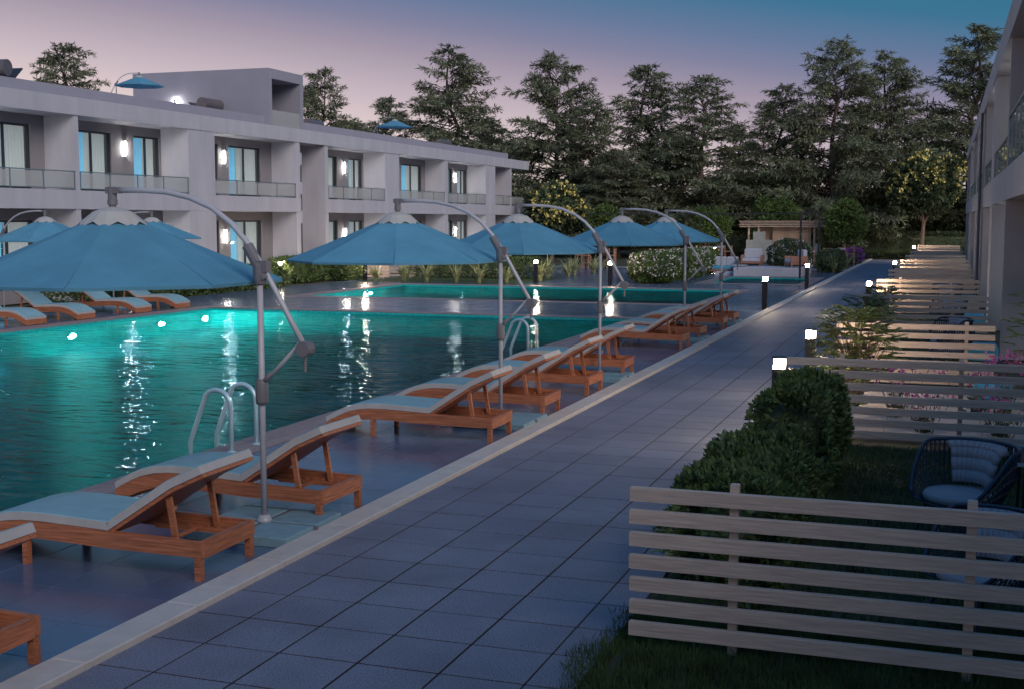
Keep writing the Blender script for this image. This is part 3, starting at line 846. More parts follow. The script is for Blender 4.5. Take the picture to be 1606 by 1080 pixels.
# ------------------------------------------------------------------ wicker chairs and glass table
def make_chair():
    t = thing('wicker_chair', '', 'chair', group='blue wicker tub chairs')
    # tub: opens to -X; rim runs from the low front round the tall back
    def rim(a):                       # a from -120 deg to 120 deg measured from +X
        c = math.cos(a / 2)
        b_ = abs(a) / R(142)
        return (.43 * math.cos(a) + .03, .43 * math.sin(a), .40 + .40 * (1 - sstep(min(1, max(0, (b_ - .55) / .45)))))
    def low(a): return (.30 * math.cos(a), .30 * math.sin(a), .33)
    A = [R(-140 + 280 * i / 46) for i in range(47)]
    MB().tube([rim(a) for a in A], .017, 6).build('rim', 'wicker_blue', t, smooth=True)
    MB().tube([low(R(360 * i / 30)) for i in range(31)], .017, 6).build('seat_ring', 'wicker_blue', t, smooth=True)
    st = MB()
    for a in A:
        p, q = Vector(low(a)), Vector(rim(a))
        m_ = (p + q) / 2 + Vector((math.cos(a), math.sin(a), 0)) * .045
        st.tube([p, m_, q], .0085, 4, cap=False)
    st.build('strands', 'wicker_blue', t)
    hb = MB()
    for f in (.28, .52, .76):
        hb.tube([tuple((1 - f) * np.array(low(a)) + f * np.array(rim(a)) + np.array([math.cos(a), math.sin(a), 0]) * .045 * 4 * f * (1 - f)) for a in A], .0075, 4, cap=False)
    hb.build('weave_bands', 'wicker_brown', t)
    sw = MB().lathe([(.29, .345), (.315, .36), (.32, .395), (.30, .42), (.16, .432)], 22); sw.build('seat_pad', 'seat_pad', t, smooth=True)
    pad = MB(); K = 12
    rowsA = []
    for i in range(K + 1):
        a = R(-62 + 124 * i / K); col = []
        for f in (.30, .5, .72, .90, .97):
            base = (1 - f) * np.array(low(a)) + f * np.array(rim(a)); base[:2] -= np.array([math.cos(a), math.sin(a)]) * (.15 if f < .95 else .09)
            col.append(tuple(base))
        rowsA.append(col)
    for i in range(K):
        for j in range(4): pad.quad(rowsA[i][j], rowsA[i + 1][j], rowsA[i + 1][j + 1], rowsA[i][j + 1])
    o = pad.build('back_pad', 'seat_pad', t, smooth=True)
    md = o.modifiers.new('thick', 'SOLIDIFY'); md.thickness = .05; md.offset = 0
    for sx in (-1, 1):
        for sy in (-1, 1): MB().tube([(.20 * sx, .20 * sy, .33), (.27 * sx, .27 * sy, 0)], .014, 6).build('leg', 'wicker_blue', t)
    return t
ch = make_chair()
place(ch, False, (.20, 11.0, 0), R(52), 'blue wicker tub chair with grey cushions on the dark lawn, seen above the nearest fence')
place(ch, True, (.30, 8.65, 0), R(40), 'blue wicker tub chair glimpsed through the slats of the nearest fence', .92)
for i, (y, w) in enumerate(((23.6, 'third'), (25.5, 'fourth'), (31.5, 'fifth'), (39.5, 'sixth'))):
    place(ch, True, (.10, y, 0), R(30 * i), 'blue wicker tub chair behind the fences, %s from the front' % w)
t = thing('glass_table', 'low glass topped garden table beside the wicker chair', 'table', (1.05, 11.3, 0))
MB().box(-.42, .42, -.42, .42, .70, .715).build('table_top', 'table_glass', t)
MB().box(-.43, .43, -.43, -.421, .69, .72).box(-.43, .43, .421, .43, .69, .72).box(-.43, -.421, -.421, .421, .69, .72).box(.421, .43, -.421, .421, .69, .72).build('edge_frame', 'ladder_steel', t)
for sx in (-1, 1):
    for sy in (-1, 1): MB().tube([(.36 * sx, .36 * sy, .70), (.38 * sx, .38 * sy, 0)], .015, 6).build('leg', 'black_metal', t)
for i, (y, w) in enumerate(((19.2, 'nearest behind the second fence'), (24.6, 'behind the lit fence'), (32.6, 'behind the fourth fence'), (40.4, 'behind the fifth fence'))):
    t = thing('garden_ottoman', 'bright blue padded ottoman by the villa wall, ' + w, 'ottoman', (.72, y, 0), group='blue garden ottomans')
    MB().box(-.26, .26, -.4, .4, .16, .42, .04).build('seat_pad', 'blue_pad', t)
    for sx in (-1, 1):
        for sy in (-1, 1): MB().box(.22 * sx - .02, .22 * sx + .02, .35 * sy - .02, .35 * sy + .02, 0, .16).build('leg', 'black_metal', t)

# ------------------------------------------------------------------ vegetation
rs = np.random.RandomState(11)
def unit(n):
    v = rs.normal(size=(n, 3)); return v / np.linalg.norm(v, axis=1, keepdims=True)

def conifer_mesh(H, seed, spread=.30, nb=150, low=.06, dens=1.0):
    r = np.random.RandomState(seed)
    trunk = MB(); trunk.tube([(r.normal() * .05 * k, r.normal() * .05 * k, H * k / 8) for k in range(9)], .30 * H / 16, 8, .03)
    P, D, N, L, W = [], [], [], [], []
    for k in range(nb):
        h = low + (1 - low) * (k + r.rand()) / nb
        z = H * h
        az = r.rand() * 2 * math.pi if r.rand() < .6 else k * 2.4
        env = spread * H * (1 - h) ** .70 * (.55 + .45 * min(1, (h - low) * 6 + .4))
        Ln = max(.5, env * r.uniform(.55, 1.22) + .35)
        if r.rand() < .10: Ln *= 1.22
        rise = R(r.uniform(10, 42) + 45 * max(0, h - .6))
        d = np.array([math.cos(az), math.sin(az), 0]); pts = []
        for i in range(7):
            f = i / 6
            p = d * Ln * f; zz = z + math.tan(rise) * Ln * f * (1 - .45 * f) - .10 * Ln * f * f * (1 if h < .7 else .3)
            pts.append((p[0], p[1], zz))
        trunk.tube(pts, .055 * H / 16 * (1.25 - h) + .012, 4, .008, cap=False)
        pts = np.array(pts); side = np.array([-d[1], d[0], 0])
        nt_ = int(max(8, Ln * 8.5) * dens)
        for q in range(nt_):
            f = .18 + .82 * (q + r.rand()) / nt_
            j = min(5, int(f * 6)); base = pts[j] + (pts[j + 1] - pts[j]) * (f * 6 - j)
            sgn = 1 if q % 2 else -1
            tl = (.30 + .55 * (1 - f * .6)) * min(1.6, .55 + Ln * .16) * r.uniform(.6, 1.25)
            td = d * r.uniform(.45, 1.0) + side * sgn * r.uniform(.25, .95) + np.array([0, 0, r.uniform(-.55, .45)])
            td /= np.linalg.norm(td)
            m = int(6 + tl * 12)
            ff = (np.arange(m) + r.rand(m)) / m
            bp = base + td * (tl * ff)[:, None] + np.array([0, 0, -1.0]) * (.20 * tl * ff ** 2)[:, None]
            dd = td[None] * .8 + r.normal(size=(m, 3)) * .42 + np.array([0, 0, -.14])
            P.append(bp); D.append(dd); N.append(r.normal(size=(m, 3)) * .6 + np.array([0, 0, 1.0])); L.append(r.uniform(.24, .50, m)); W.append(r.uniform(.05, .11, m))
    tm = trunk.mesh('trunk', 'bark')
    cm = leafmesh('crown', np.concatenate(P), np.concatenate(D), np.concatenate(N), np.concatenate(L), np.concatenate(W), 'needles', .1)
    return tm, cm
CON = [conifer_mesh(16, 3, .33, 150, dens=.80), conifer_mesh(16, 8, .36, 150, dens=.80), conifer_mesh(16, 21, .31, 150, .08, dens=.80), conifer_mesh(16, 34, .38, 150, dens=.80)]
def conifer(x, y, h, v, label, rz=0.0, wide=1.0):
    t = thing('conifer_tree', label, 'tree', (x, y, -.05), rz, 'tall conifers behind the resort')
    for nm, me in zip(('trunk', 'crown'), CON[v]):
        ob(nm, me, t, scale=(h / 16 * wide * 1.16, h / 16 * wide * 1.16, h / 16))
def at_px(px, Y, ytop):
    f = Vector((-math.sin(YAW) * math.cos(PITCH), math.cos(YAW) * math.cos(PITCH), -math.sin(PITCH))); r_ = Vector((math.cos(YAW), math.sin(YAW), 0)); u = r_.cross(f)
    dd = f + r_ * ((px - 803) / F_PX) - u * ((ytop - 540) / F_PX)
    k = Y / dd.y
    return dd.x * k, CAM_H + dd.z * k
trees = [(100, 74, 62, 0, 'lone conifer rising above the left end of the flat roof', .95), (505, 113, 88, 1, 'conifer just behind the stair penthouse', .9), (612, 155, 98, 2, 'short conifer above the middle of the left roof', 1.1),
         (707, 80, 96, 1, 'tall conifer left of the gap above the far end of the left roof', 1.05), (872, 88, 96, 3, 'tall broad conifer right behind the end of the left building', .95), (930, 160, 92, 0, 'shorter dark conifer squeezed between two tall ones', 1.1),
         (1018, 105, 97, 2, 'tall conifer above the fourth parasol', 1.15), (1103, 123, 94, 0, 'conifer above the fifth parasol with open branches', 1.15), (1228, 138, 96, 1, 'conifer left of the tallest pair', 1.0),
         (1312, 68, 95, 3, 'tallest conifer, above the bar', .95), (1393, 88, 98, 1, 'tall conifer leaning over the yellow flowering tree', .95), (1530, 45, 100, 2, 'conifer half hidden by the villa roof', 1.2),
         (770, 190, 106, 3, 'low spreading conifer in the gap beyond the left roof', 1.2), (1165, 205, 108, 2, 'low conifer filling the gap above the bar', 1.3), (1455, 190, 110, 0, 'conifer in the gap behind the yellow flowering tree', 1.3), (970, 235, 90, 3, 'low dark conifer behind the fourth parasol', 1.3), (560, 195, 104, 0, 'low conifer behind the rooftop tanks', 1.2)]
for i, (px, yt, Y, v, lb, wd) in enumerate(trees):
    x, z = at_px(px, Y, yt)
    conifer(x, Y, z * 1.0, v, lb, i * 1.7, wd)

def crown_mesh(name, rx, ry, rz_, n, size, m, seed, lumps=22, zc=0.0):
    r = np.random.RandomState(seed)
    cs = r.normal(size=(lumps, 3)); cs /= np.linalg.norm(cs, axis=1, keepdims=True)
    cs *= (r.rand(lumps, 1) ** .4) * .68
    rad = r.uniform(.22, .42, lumps)
    k = r.randint(0, lumps, n); v = r.normal(size=(n, 3)); v /= np.linalg.norm(v, axis=1, keepdims=True)
    q = cs[k] + v * (rad[k] * r.uniform(.55, 1.0, n) ** .5)[:, None]
    P = q * np.array([rx, ry, rz_]) + np.array([0, 0, zc])
    D = v + r.normal(size=(n, 3)) * .7
    return leafmesh(name, P, D, v + r.normal(size=(n, 3)) * .5, r.uniform(.6, 1.3, n) * size, r.uniform(.35, .6, n) * size, m), q, v, np.array([rx, ry, rz_]), zc

def broad_trunk(h, spread, seed, m='bark', r0=.14):
    r = random.Random(seed); b = MB()
    fork = h * .42
    b.tube([(0, 0, 0), (r.uniform(-.08, .08), r.uniform(-.08, .08), fork * .5), (0.05, 0, fork)], r0, 8, r0 * .7)
    for k in range(6):
        a = 2 * math.pi * k / 6 + r.random()
        e = (spread * math.cos(a) * .6, spread * math.sin(a) * .6, h * r.uniform(.75, .95))
        b.tube([(0.05, 0, fork - .1), (e[0] * .45, e[1] * .45, fork + (e[2] - fork) * .55), e], r0 * .5, 6, .015)
    return b.mesh('trunk', m)

DENSE = [crown_mesh('crown', 2.9, 2.6, 3.0, 15000, .30, 'leaf_dark', 41 + i, 26, 3.1)[0] for i in range(2)]
dt = [broad_trunk(4.5, 2.0, 5)]
xs_d = [(-47, 100), (-42, 97), (-36.5, 99), (-31, 95), (-26.5, 97), (-22, 99), (-17.5, 96), (-13, 101), (-8.5, 99), (-4.5, 101), (.5, 100), (5, 99), (-55, 101), (10, 102)]
for i, (x, y) in enumerate(xs_d):
    nth = ['first', 'second', 'third', 'fourth', 'fifth', 'sixth', 'seventh', 'eighth', 'ninth', 'tenth', 'eleventh', 'twelfth', 'thirteenth', 'fourteenth']
    order = sorted(range(len(xs_d)), key=lambda k: xs_d[k][0]).index(i)
    t = thing('evergreen_tree', 'low dense dark evergreen under the conifers, %s from the left' % nth[order], 'tree', (x, y, -.05), i * 1.3, 'dense evergreens under the conifers')
    s_ = .85 + .35 * ((i * 37) % 10) / 10
    ob('trunk', dt[0], t, scale=(1, 1, s_)); ob('crown', DENSE[i % 2], t, scale=(1.05, 1.05, s_))
for (x, y, s_, lb, k) in ((-20.5, 77, .62, 'bright green leafy tree behind the third and fourth parasols', 0), (-11.6, 88.5, .72, 'bright green leafy tree left behind the bar', 1), (-6.1, 84, .68, 'round bright green tree to the right of the bar', 0), (-15.6, 86, .6, 'bright green leafy tree behind the fifth parasol', 1)):
    t = thing('leafy_tree', lb, 'tree', (x, y, -.05), k * 2.0, 'bright green leafy trees')
    if 'leafy_crown' not in bpy.data.meshes:
        me = crown_mesh('leafy_crown', 2.7, 2.7, 2.9, 9000, .30, 'leaf_mid', 77, 20, 3.9)[0]
    ob('trunk', dt[0], t, scale=(s_ * 1.2, s_ * 1.2, s_)); ob('crown', bpy.data.meshes['leafy_crown'], t, scale=(s_, s_, s_))
# yellow flowering trees
def yellow_tree(x, y, h, w, label, seed):
    t = thing('flowering_tree', label, 'tree', (x, y, -.05), 0, 'yellow flowering trees')
    ob('trunk', broad_trunk(h * .8, w, seed, 'bark_pale', .17), t)
    me, q, v, sc_, zc = crown_mesh('crown', w, w, h * .36, 14000, .32, 'leaf_dark', seed, 30, h * .66)
    ob('crown', me, t)
    r = np.random.RandomState(seed); sel = np.where((np.linalg.norm(q, axis=1) > .72) & (q[:, 2] > -.45))[0]; sel = r.choice(sel, 240, replace=False)
    P, D = [], []
    for i in sel:
        c = q[i] * sc_ + np.array([0, 0, zc]) + v[i] * .1
        for k in range(9):
            P.append(c + r.normal(size=3) * .05); D.append(v[i] * .4 + r.normal(size=3))
    fl = leafmesh('blossom', P, D, r.normal(size=(len(P), 3)), .20, .13, 'yellow_flower'); o = ob('blossom', fl, t)
yellow_tree(-24.8, 79, 5.4, 2.6, 'yellow flowering tree at the far end of the left building', 15)
yellow_tree(-1.55, 92.5, 7.9, 3.0, 'yellow flowering tree with bare trunk beyond the villa fences', 16)

# far hedge behind everything
def boxhedge(name, label, x0, x1, y0, y1, z1, n, size, m='leaf_hedge', round_=.25, seed=1, flowers=None, group=None, core=True, lump=.10, young=False):
    t = thing(name, label, 'hedge', ((x0 + x1) / 2, (y0 + y1) / 2, 0), group=group)
    r = np.random.RandomState(seed)
    a, b_, c = (x1 - x0) / 2, (y1 - y0) / 2, z1 / 2
    v = r.normal(size=(n, 3)); p = 2.0 / round_ if round_ < 1 else 2.0
    # superellipsoid surface
    e = 2 + 4 * (1 - round_)
    nr = (np.abs(v[:, 0]) ** e + np.abs(v[:, 1]) ** e + np.abs(v[:, 2]) ** e) ** (1 / e)
    # spread along long axis
    q = v / nr[:, None]
    if b_ > 2 * a or a > 2 * b_:
        ax = 1 if b_ > a else 0
        sel = r.rand(n) < .8
        q[sel, ax] = r.uniform(-.97, .97, sel.sum())
        oth = [i for i in range(3) if i != ax]
        nn = (np.abs(v[sel][:, oth[0]]) ** e + np.abs(v[sel][:, oth[1]]) ** e) ** (1 / e)
        for o_ in oth: q[sel, o_] = v[sel, o_] / nn
    ph = r.rand(6) * 6
    wob = 1 - lump * (.5 + .5 * np.sin(q[:, 0] * a * 7 + ph[0]) * np.sin(q[:, 1] * b_ * 6 + ph[1]) + .5 * np.sin(q[:, 2] * c * 9 + ph[2]) * np.sin(q[:, 1] * b_ * 4.3 + ph[3]))
    q2 = q * wob[:, None] * (1 - .14 * r.rand(n) ** 2)[:, None]
    P = q2 * np.array([a, b_, c]) + np.array([0, 0, c])
    P = P[P[:, 2] > -.02]; nrm = (q2 / np.array([a, b_, c]))[: len(P)]
    q3 = q2[(q2 * np.array([a, b_, c]) + np.array([0, 0, c]))[:, 2] > -.02]
    nrm = np.sign(q3) * np.abs(q3) ** 3 / np.array([a, b_, c]); nrm /= np.linalg.norm(nrm, axis=1, keepdims=True) + 1e-6
    k = len(P)
    D = nrm * .8 + r.normal(size=(k, 3)) * .6 + np.array([0, 0, .35])
    me = leafmesh('foliage', P, D, nrm + r.normal(size=(k, 3)) * .6, r.uniform(.7, 1.3, k) * size, r.uniform(.38, .6, k) * size, m)
    ob('foliage', me, t)
    if young:
        sel = r.choice(k, k // 4, replace=False)
        ob('young_leaves', leafmesh('young_leaves', P[sel] + nrm[sel] * size * .5, D[sel] + np.array([0, 0, .6]), nrm[sel] + r.normal(size=(len(sel), 3)) * .4, r.uniform(.6, 1.0, len(sel)) * size, .4 * size, 'leaf_mid'), t)
    if core:
        cm = MB(); K = 14; J = 8
        prof = []
        for i in range(J + 1):
            ph_ = -math.pi / 2 + math.pi * i / J
            prof.append([(math.copysign(abs(math.cos(ph_)) ** (2 / e), 1) * .74 * a * math.copysign(abs(math.cos(w)) ** (2 / e), math.cos(w)),
                          math.copysign(abs(math.cos(ph_)) ** (2 / e), 1) * .74 * b_ * math.copysign(abs(math.sin(w)) ** (2 / e), math.sin(w)),
                          c + .74 * c * math.copysign(abs(math.sin(ph_)) ** (2 / e), math.sin(ph_))) for w in [2 * math.pi * j / K for j in range(K)]])
        for i in range(J):
            for j in range(K): cm.quad(prof[i][j], prof[i][(j + 1) % K], prof[i + 1][(j + 1) % K], prof[i + 1][j])
        cm.build('inner_twigs', 'leaf_dark', t)
    if flowers:
        fm, cnt, fs = flowers
        up = np.where(nrm[:, 2] > -.2)[0]; sel = r.choice(up, cnt)
        FP, FD = [], []
        for i in sel:
            c0 = P[i] + nrm[i] * .03
            for _ in range(7): FP.append(c0 + r.normal(size=3) * fs * .45); FD.append(nrm[i] * .6 + r.normal(size=3))
        ob('blossom', leafmesh('blossom', FP, FD, r.normal(size=(len(FP), 3)), fs, fs * .6, fm), t)
    return t
boxhedge('clipped_hedge', 'long dark clipped hedge closing the far end of the walkway', -30, 10, 93.6, 95.4, 1.9, 16000, .16, 'leaf_dark', .2, 2)
boxhedge('garden_hedge', 'dark green rounded bush nearest, behind the nearest fence by the walkway', -1.90, -.95, 8.35, 11.4, .88, 16000, .070, round_=.9, seed=3, group='bushes beside the walkway', lump=.30, young=True)
boxhedge('garden_hedge', 'taller dark green bush beside the first walkway bollard', -1.74, -.96, 11.7, 14.3, 1.06, 12000, .075, round_=.55, seed=4, group='bushes beside the walkway', lump=.26, young=True)
boxhedge('hedge_block', 'small square hedge block under the left building, nearest', -28.3, -26.4, 47.6, 50.8, 1.1, 5000, .13, 'leaf_hedge', .2, 5, group='hedge blocks')
boxhedge('hedge_block', 'small square hedge block left of the striped plants', -27.2, -25.5, 50.9, 52.6, 1.1, 4000, .13, 'leaf_hedge', .2, 6, group='hedge blocks')
boxhedge('low_hedge', 'low dark hedge running behind the striped plants', -24.4, -17.5, 54.0, 55.2, 1.0, 7000, .13, 'leaf_hedge', .3, 7)
boxhedge('garden_shrub', 'hedge strip under the left balconies behind the pool loungers', -26.6, -25.7, 30.5, 46.5, .95, 9000, .13, 'leaf_hedge', .3, 8)
boxhedge('flowering_bush', 'big round white flowering bush beyond the second pool', -13.1, -11.0, 51.8, 55.2, 1.35, 7000, .12, 'leaf_mid', .75, 9, ('white_flower', 220, .09), group='white flowering bushes')
boxhedge('flowering_bush', 'white flowering bush in the middle of the hedge', -12.9, -10.9, 55.3, 60.5, 1.3, 6000, .13, 'leaf_mid', .6, 10, ('white_flower', 200, .09), group='white flowering bushes')
boxhedge('flowering_bush', 'white flowering bush at the far end beside the sofa', -12.9, -11.2, 60.7, 66.0, 1.25, 5000, .13, 'leaf_mid', .6, 12, ('white_flower', 180, .09), group='white flowering bushes')
boxhedge('planter_bush', 'round white flowering bush in the terracotta planter on the white platform', -8.6, -6.4, 63.6, 65.8, 1.75, 5000, .13, 'leaf_dark', .85, 13, ('white_flower', 160, .09))
boxhedge('garden_shrub', 'round dark shrub to the right of the white platform', -6.4, -4.3 - .8, 66.5, 70, 1.15, 3500, .13, 'leaf_dark', .8, 14)
boxhedge('garden_shrub', 'small round shrub beside the sofa', -10.1, -9.1, 64.8, 66.4, 1.0, 2500, .12, 'leaf_mid', .8, 15)
boxhedge('flower_clump', 'purple flowering clump at the far end of the walkway', -5.9, -4.9, 79.5, 82, .95, 1200, .12, 'leaf_dark', .8, 16, ('purple_flower', 170, .10))

def striped_plant(me, x, y, s_, rz, label):
    t = thing('striped_plant', label, 'plant', (x, y, -.03), rz, 'striped sword-leaved plants')
    ob('leaves', me, t, scale=(s_,) * 3)
def sword_mesh(seed, n=46):
    r = random.Random(seed); b = MB()
    for k in range(n):
        a = r.uniform(0, 6.28); l_ = r.uniform(.75, 1.25); lean = r.uniform(.25, 1.25); w = r.uniform(.028, .046)
        sx, sy = -math.sin(a) * w, math.cos(a) * w
        pts = []
        for i in range(5):
            f = i / 4
            h = l_ * f * math.cos(lean * f * .9); o_ = .05 + l_ * f * math.sin(lean * f * .9) + .12 * lean * f * f
            pts.append((o_ * math.cos(a), o_ * math.sin(a), h - .22 * lean * f ** 3))
        for i in range(4):
            k0, k1 = 1 - (i / 4) ** 2, 1 - ((i + 1) / 4) ** 2
            p, q = pts[i], pts[i + 1]
            b.quad((p[0] - sx * k0, p[1] - sy * k0, p[2]), (p[0] + sx * k0, p[1] + sy * k0, p[2]), (q[0] + sx * k1, q[1] + sy * k1, q[2]), (q[0] - sx * k1, q[1] - sy * k1, q[2]))
    return b.mesh('leaves', 'leaf_stripe')
SW = [sword_mesh(i) for i in (1, 2, 3)]
sp = [(-24.2, 50.6), (-22.9, 50.9), (-21.7, 50.6), (-20.4, 50.9), (-19.2, 50.6), (-18.0, 50.8), (-17.3, 53.4), (-17.6, 55.5), (-17.2, 57.5), (-17.5, 59.6), (-17.1, 61.8), (-17.4, 64.2), (-5.7, 68.3), (-5.5, 66.9), (-6.0, 71.5), (-5.35, 73.2)]
od = ['first', 'second', 'third', 'fourth', 'fifth', 'sixth', 'seventh', 'eighth', 'ninth', 'tenth', 'eleventh', 'twelfth']
for i, (x, y) in enumerate(sp):
    lb = 'striped sword-leaved plant beyond the second pool, %s from the left' % od[i] if i < 12 else 'striped sword-leaved plant by the kerb near the white platform, %s from it' % ['second', 'first', 'third', 'fourth'][i - 12]
    striped_plant(SW[i % 3], x, y, 1.0 + .25 * ((i * 7) % 5) / 5, i * 1.1, lb)

# leafy shrubs with feathered leaves and pink flowers in the gardens
def pinnate_shrub(x, y, h, label, seed, n=70, tree=False):
    r = np.random.RandomState(seed); t = thing('leafy_shrub', label, 'shrub', (x, y, -.02), group='feather-leaved shrubs')
    b = MB(); P, D, N = [], [], []
    for k in range(n):
        a = r.rand() * 6.28; hh = h * r.uniform(.35, 1.0); o_ = h * .30 * r.rand() ** .6 * (1.25 - abs(hh / h - .62))
        e = np.array([o_ * math.cos(a), o_ * math.sin(a), hh])
        if k % 3 == 0: b.tube([(0, 0, 0), tuple(e * np.array([.4, .4, .55])), tuple(e)], .012, 5, .004, cap=False)
        d = np.array([math.cos(a), math.sin(a), r.uniform(-.2, .6)]); d /= np.linalg.norm(d); sd_ = np.cross(d, [0, 0, 1.0])
        for i in range(9):
            f = .03 + i * .024
            for sg in (-1, 1):
                P.append(e + d * f - np.array([0, 0, .35 * f * f])); D.append(sd_ * sg + d * .5); N.append(np.array([0, 0, 1.0]) + r.normal(size=3) * .3)
    b.build('stems', 'bark_pale', t)
    ob('foliage', leafmesh('foliage', P, D, N, .075, .046, 'leaf_pinnate'), t)
pinnate_shrub(-1.15, 18.6, 1.45, 'tall feather-leaved shrub in front of the lit fence', 5, 230)
pinnate_shrub(-1.30, 16.4, .85, 'small feather-leaved shrub behind the second fence', 6, 70)
pinnate_shrub(-1.5, 27.0, 1.15, 'feather-leaved shrub between the third and fourth fences', 7, 130)
pinnate_shrub(-1.55, 34.5, 1.0, 'feather-leaved shrub near the third walkway bollard', 8, 110)
pinnate_shrub(1.62, 20.0, 1.7, 'feather-leaved shrub at the picture edge below the balcony', 9, 120)
def pink(x, y, h, label, seed):
    r = np.random.RandomState(seed); t = thing('pink_flower_plant', label, 'flower', (x, y, -.02), group='pink flowers')
    b = MB(); P, D = [], []
    LP, LD = [], []
    for k in range(12):
        e = np.array([r.normal() * .22, r.normal() * .18, h * r.uniform(.7, 1.0)])
        b.tube([(e[0] * .3, e[1] * .3, 0), tuple(e * np.array([.7, .7, .6])), tuple(e)], .006, 4, .003, cap=False)
        for i in range(9): P.append(e + r.normal(size=3) * .040); D.append(r.normal(size=3))
        for i in range(8): LP.append(e * r.uniform(.05, .5)); LD.append(r.normal(size=3) * np.array([1, 1, .4]))
    b.build('stems', 'bark', t)
    ob('blossom', leafmesh('blossom', P, D, r.normal(size=(len(P), 3)), .055, .040, 'pink_flower'), t)
    ob('foliage', leafmesh('foliage', LP, LD, r.normal(size=(len(LP), 3)), .10, .04, 'leaf_dark'), t)
pink(-.55, 17.8, .75, 'pink flowers in the strip behind the second fence, left clump', 2)
pink(.45, 17.9, .80, 'pink flowers in the strip behind the second fence, middle clump', 3)
pink(.85, 18.6, .85, 'pink flowers in the strip behind the second fence, clump nearest the wall', 4)
pink(-.2, 16.6, .55, 'low pink flowers just behind the second fence, left clump', 5)
pink(.75, 16.6, .55, 'low pink flowers just behind the second fence, right clump', 6)

# grass
def grass(name, label, x0, x1, y0, y1, n, h, seed, ragged=0.0):
    r = np.random.RandomState(seed)
    P = np.stack([r.uniform(x0, x1, n), r.uniform(y0, y1, n), np.full(n, -.02)], 1)
    if ragged:
        P[:, 0] = np.where(P[:, 0] < x0 + ragged, x0 + ragged * r.rand(n) ** .5 + .06 * np.sin(P[:, 1] * 5), P[:, 0])
    D = np.stack([r.normal(size=n) * .35, r.normal(size=n) * .35, np.ones(n)], 1)
    o = ob(name, leafmesh(name, P, D, r.normal(size=(n, 3)), h * r.uniform(.5, 1.3, n), r.uniform(.006, .012, n), 'grass', tri=True))
    tag(o, label, 'grass', kind='stuff')
grass('grass', 'dark grass in the nearest corner under the first fence', -2.12, 1.9, 4.6, 8.2, 60000, .085, 1, .3)
grass('grass', 'dark lawn around the wicker chairs', -1.9, 2.6, 8.2, 15.4, 60000, .06, 2)
grass('grass', 'strips of grass in the farther fenced gardens', -1.9, 1.0, 21.3, 60, 40000, .08, 3)
grass('grass', 'grass bed along the pools behind the striped plants', -25.0, -17.0, 50.0, 56, 16000, .12, 4)

# ------------------------------------------------------------------ lounge corner, bar, pergola
pf = thing('lounge_platform', 'low white platform wall by the small plunge pool', 'platform', (-8.1, 63.0, 0))
MB().box(-1.75, 1.55, -1.6, 3.0, 0, .42, .02).build('plinth', 'white_paint', pf)
MB().box(-2.75, -1.76, -1.2, 1.2, 0, .16, .02).build('step', 'white_paint', pf)
def armchair(x, y, z, w, label, rz=0, pads=1, nm='lounge_chair', cat='armchair'):
    t = thing(nm, label, cat, (x, y, z), rz)
    MB().box(-w / 2, w / 2, -.42, .42, .14, .26).build('seat_frame', 'dining_wood', t)
    for sx in (-1, 1):
        MB().box(sx * (w / 2) - .035, sx * (w / 2) + .035, -.42, .45, .2605, .56).build('arm', 'dining_wood', t)
        for sy in (-.37, .37): MB().box(sx * (w / 2 - .05) - .03, sx * (w / 2 - .05) + .03, sy - .03, sy + .03, 0, .14).build('leg', 'dining_wood', t)
    k = (w - .1) / pads
    for i in range(pads):
        a = -w / 2 + .05 + i * k
        MB().box(a + .01, a + k - .01, -.43, .30, .262, .42, .03).build('seat_cushion', 'blue_pad' if pads > 1 else 'white_paint', t)
        MB().box(a + .01, a + k - .01, .24, .44, .43, .88, .05).build('back_cushion', 'white_paint', t)
    return t
armchair(-9.25, 63.6, .42, 1.0, 'white cushioned armchair on the white platform in front of the planter')
armchair(-6.95, 62.4, .42, .8, 'white cushioned armchair at the edge of the white platform', R(-60))
armchair(-10.9, 63.6, 0, 1.9, 'teak sofa with blue seats and white cushions beside the white hedge', 0, 3, 'garden_sofa', 'sofa')
t = thing('coffee_table', 'thin black wire coffee table beside the sofa', 'table', (-9.75, 62.7, 0))
MB().box(-.35, .35, -.35, .35, .47, .50).build('table_top', 'white_paint', t)
for sx in (-1, 1):
    for sy in (-1, 1): MB().box(.33 * sx - .012, .33 * sx + .012, .33 * sy - .012, .33 * sy + .012, 0, .47).build('leg', 'black_metal', t)
t = thing('planter', 'square terracotta planter holding the round bush', 'planter', (-7.5, 64.7, .42))
MB().prism([(-.55, 0), (.55, 0), (.62, .5), (-.62, .5)], -.6, .6).build('pot', 'terracotta', t)
MB().box(-.66, .66, -.64, .64, .5, .56).build('pot_rim', 'terracotta', t)

pg = thing('metal_pergola', 'thin dark metal pergola frame over the lounge corner', 'pergola', (0, 0, 0))
for x, y in ((-6.45, 59.7), (-6.45, 68.6), (-19.5, 59.7 + 9), (-12.9, 68.6)):
    MB().box(x - .045, x + .045, y - .045, y + .045, 0, 3.06).build('post', 'black_metal', pg)
MB().box(-19.54, -6.41, 68.57, 68.63, 3.062, 3.14).build('beam', 'black_metal', pg)
MB().box(-6.49, -6.41, 59.66, 68.56, 3.062, 3.14).build('beam', 'black_metal', pg)

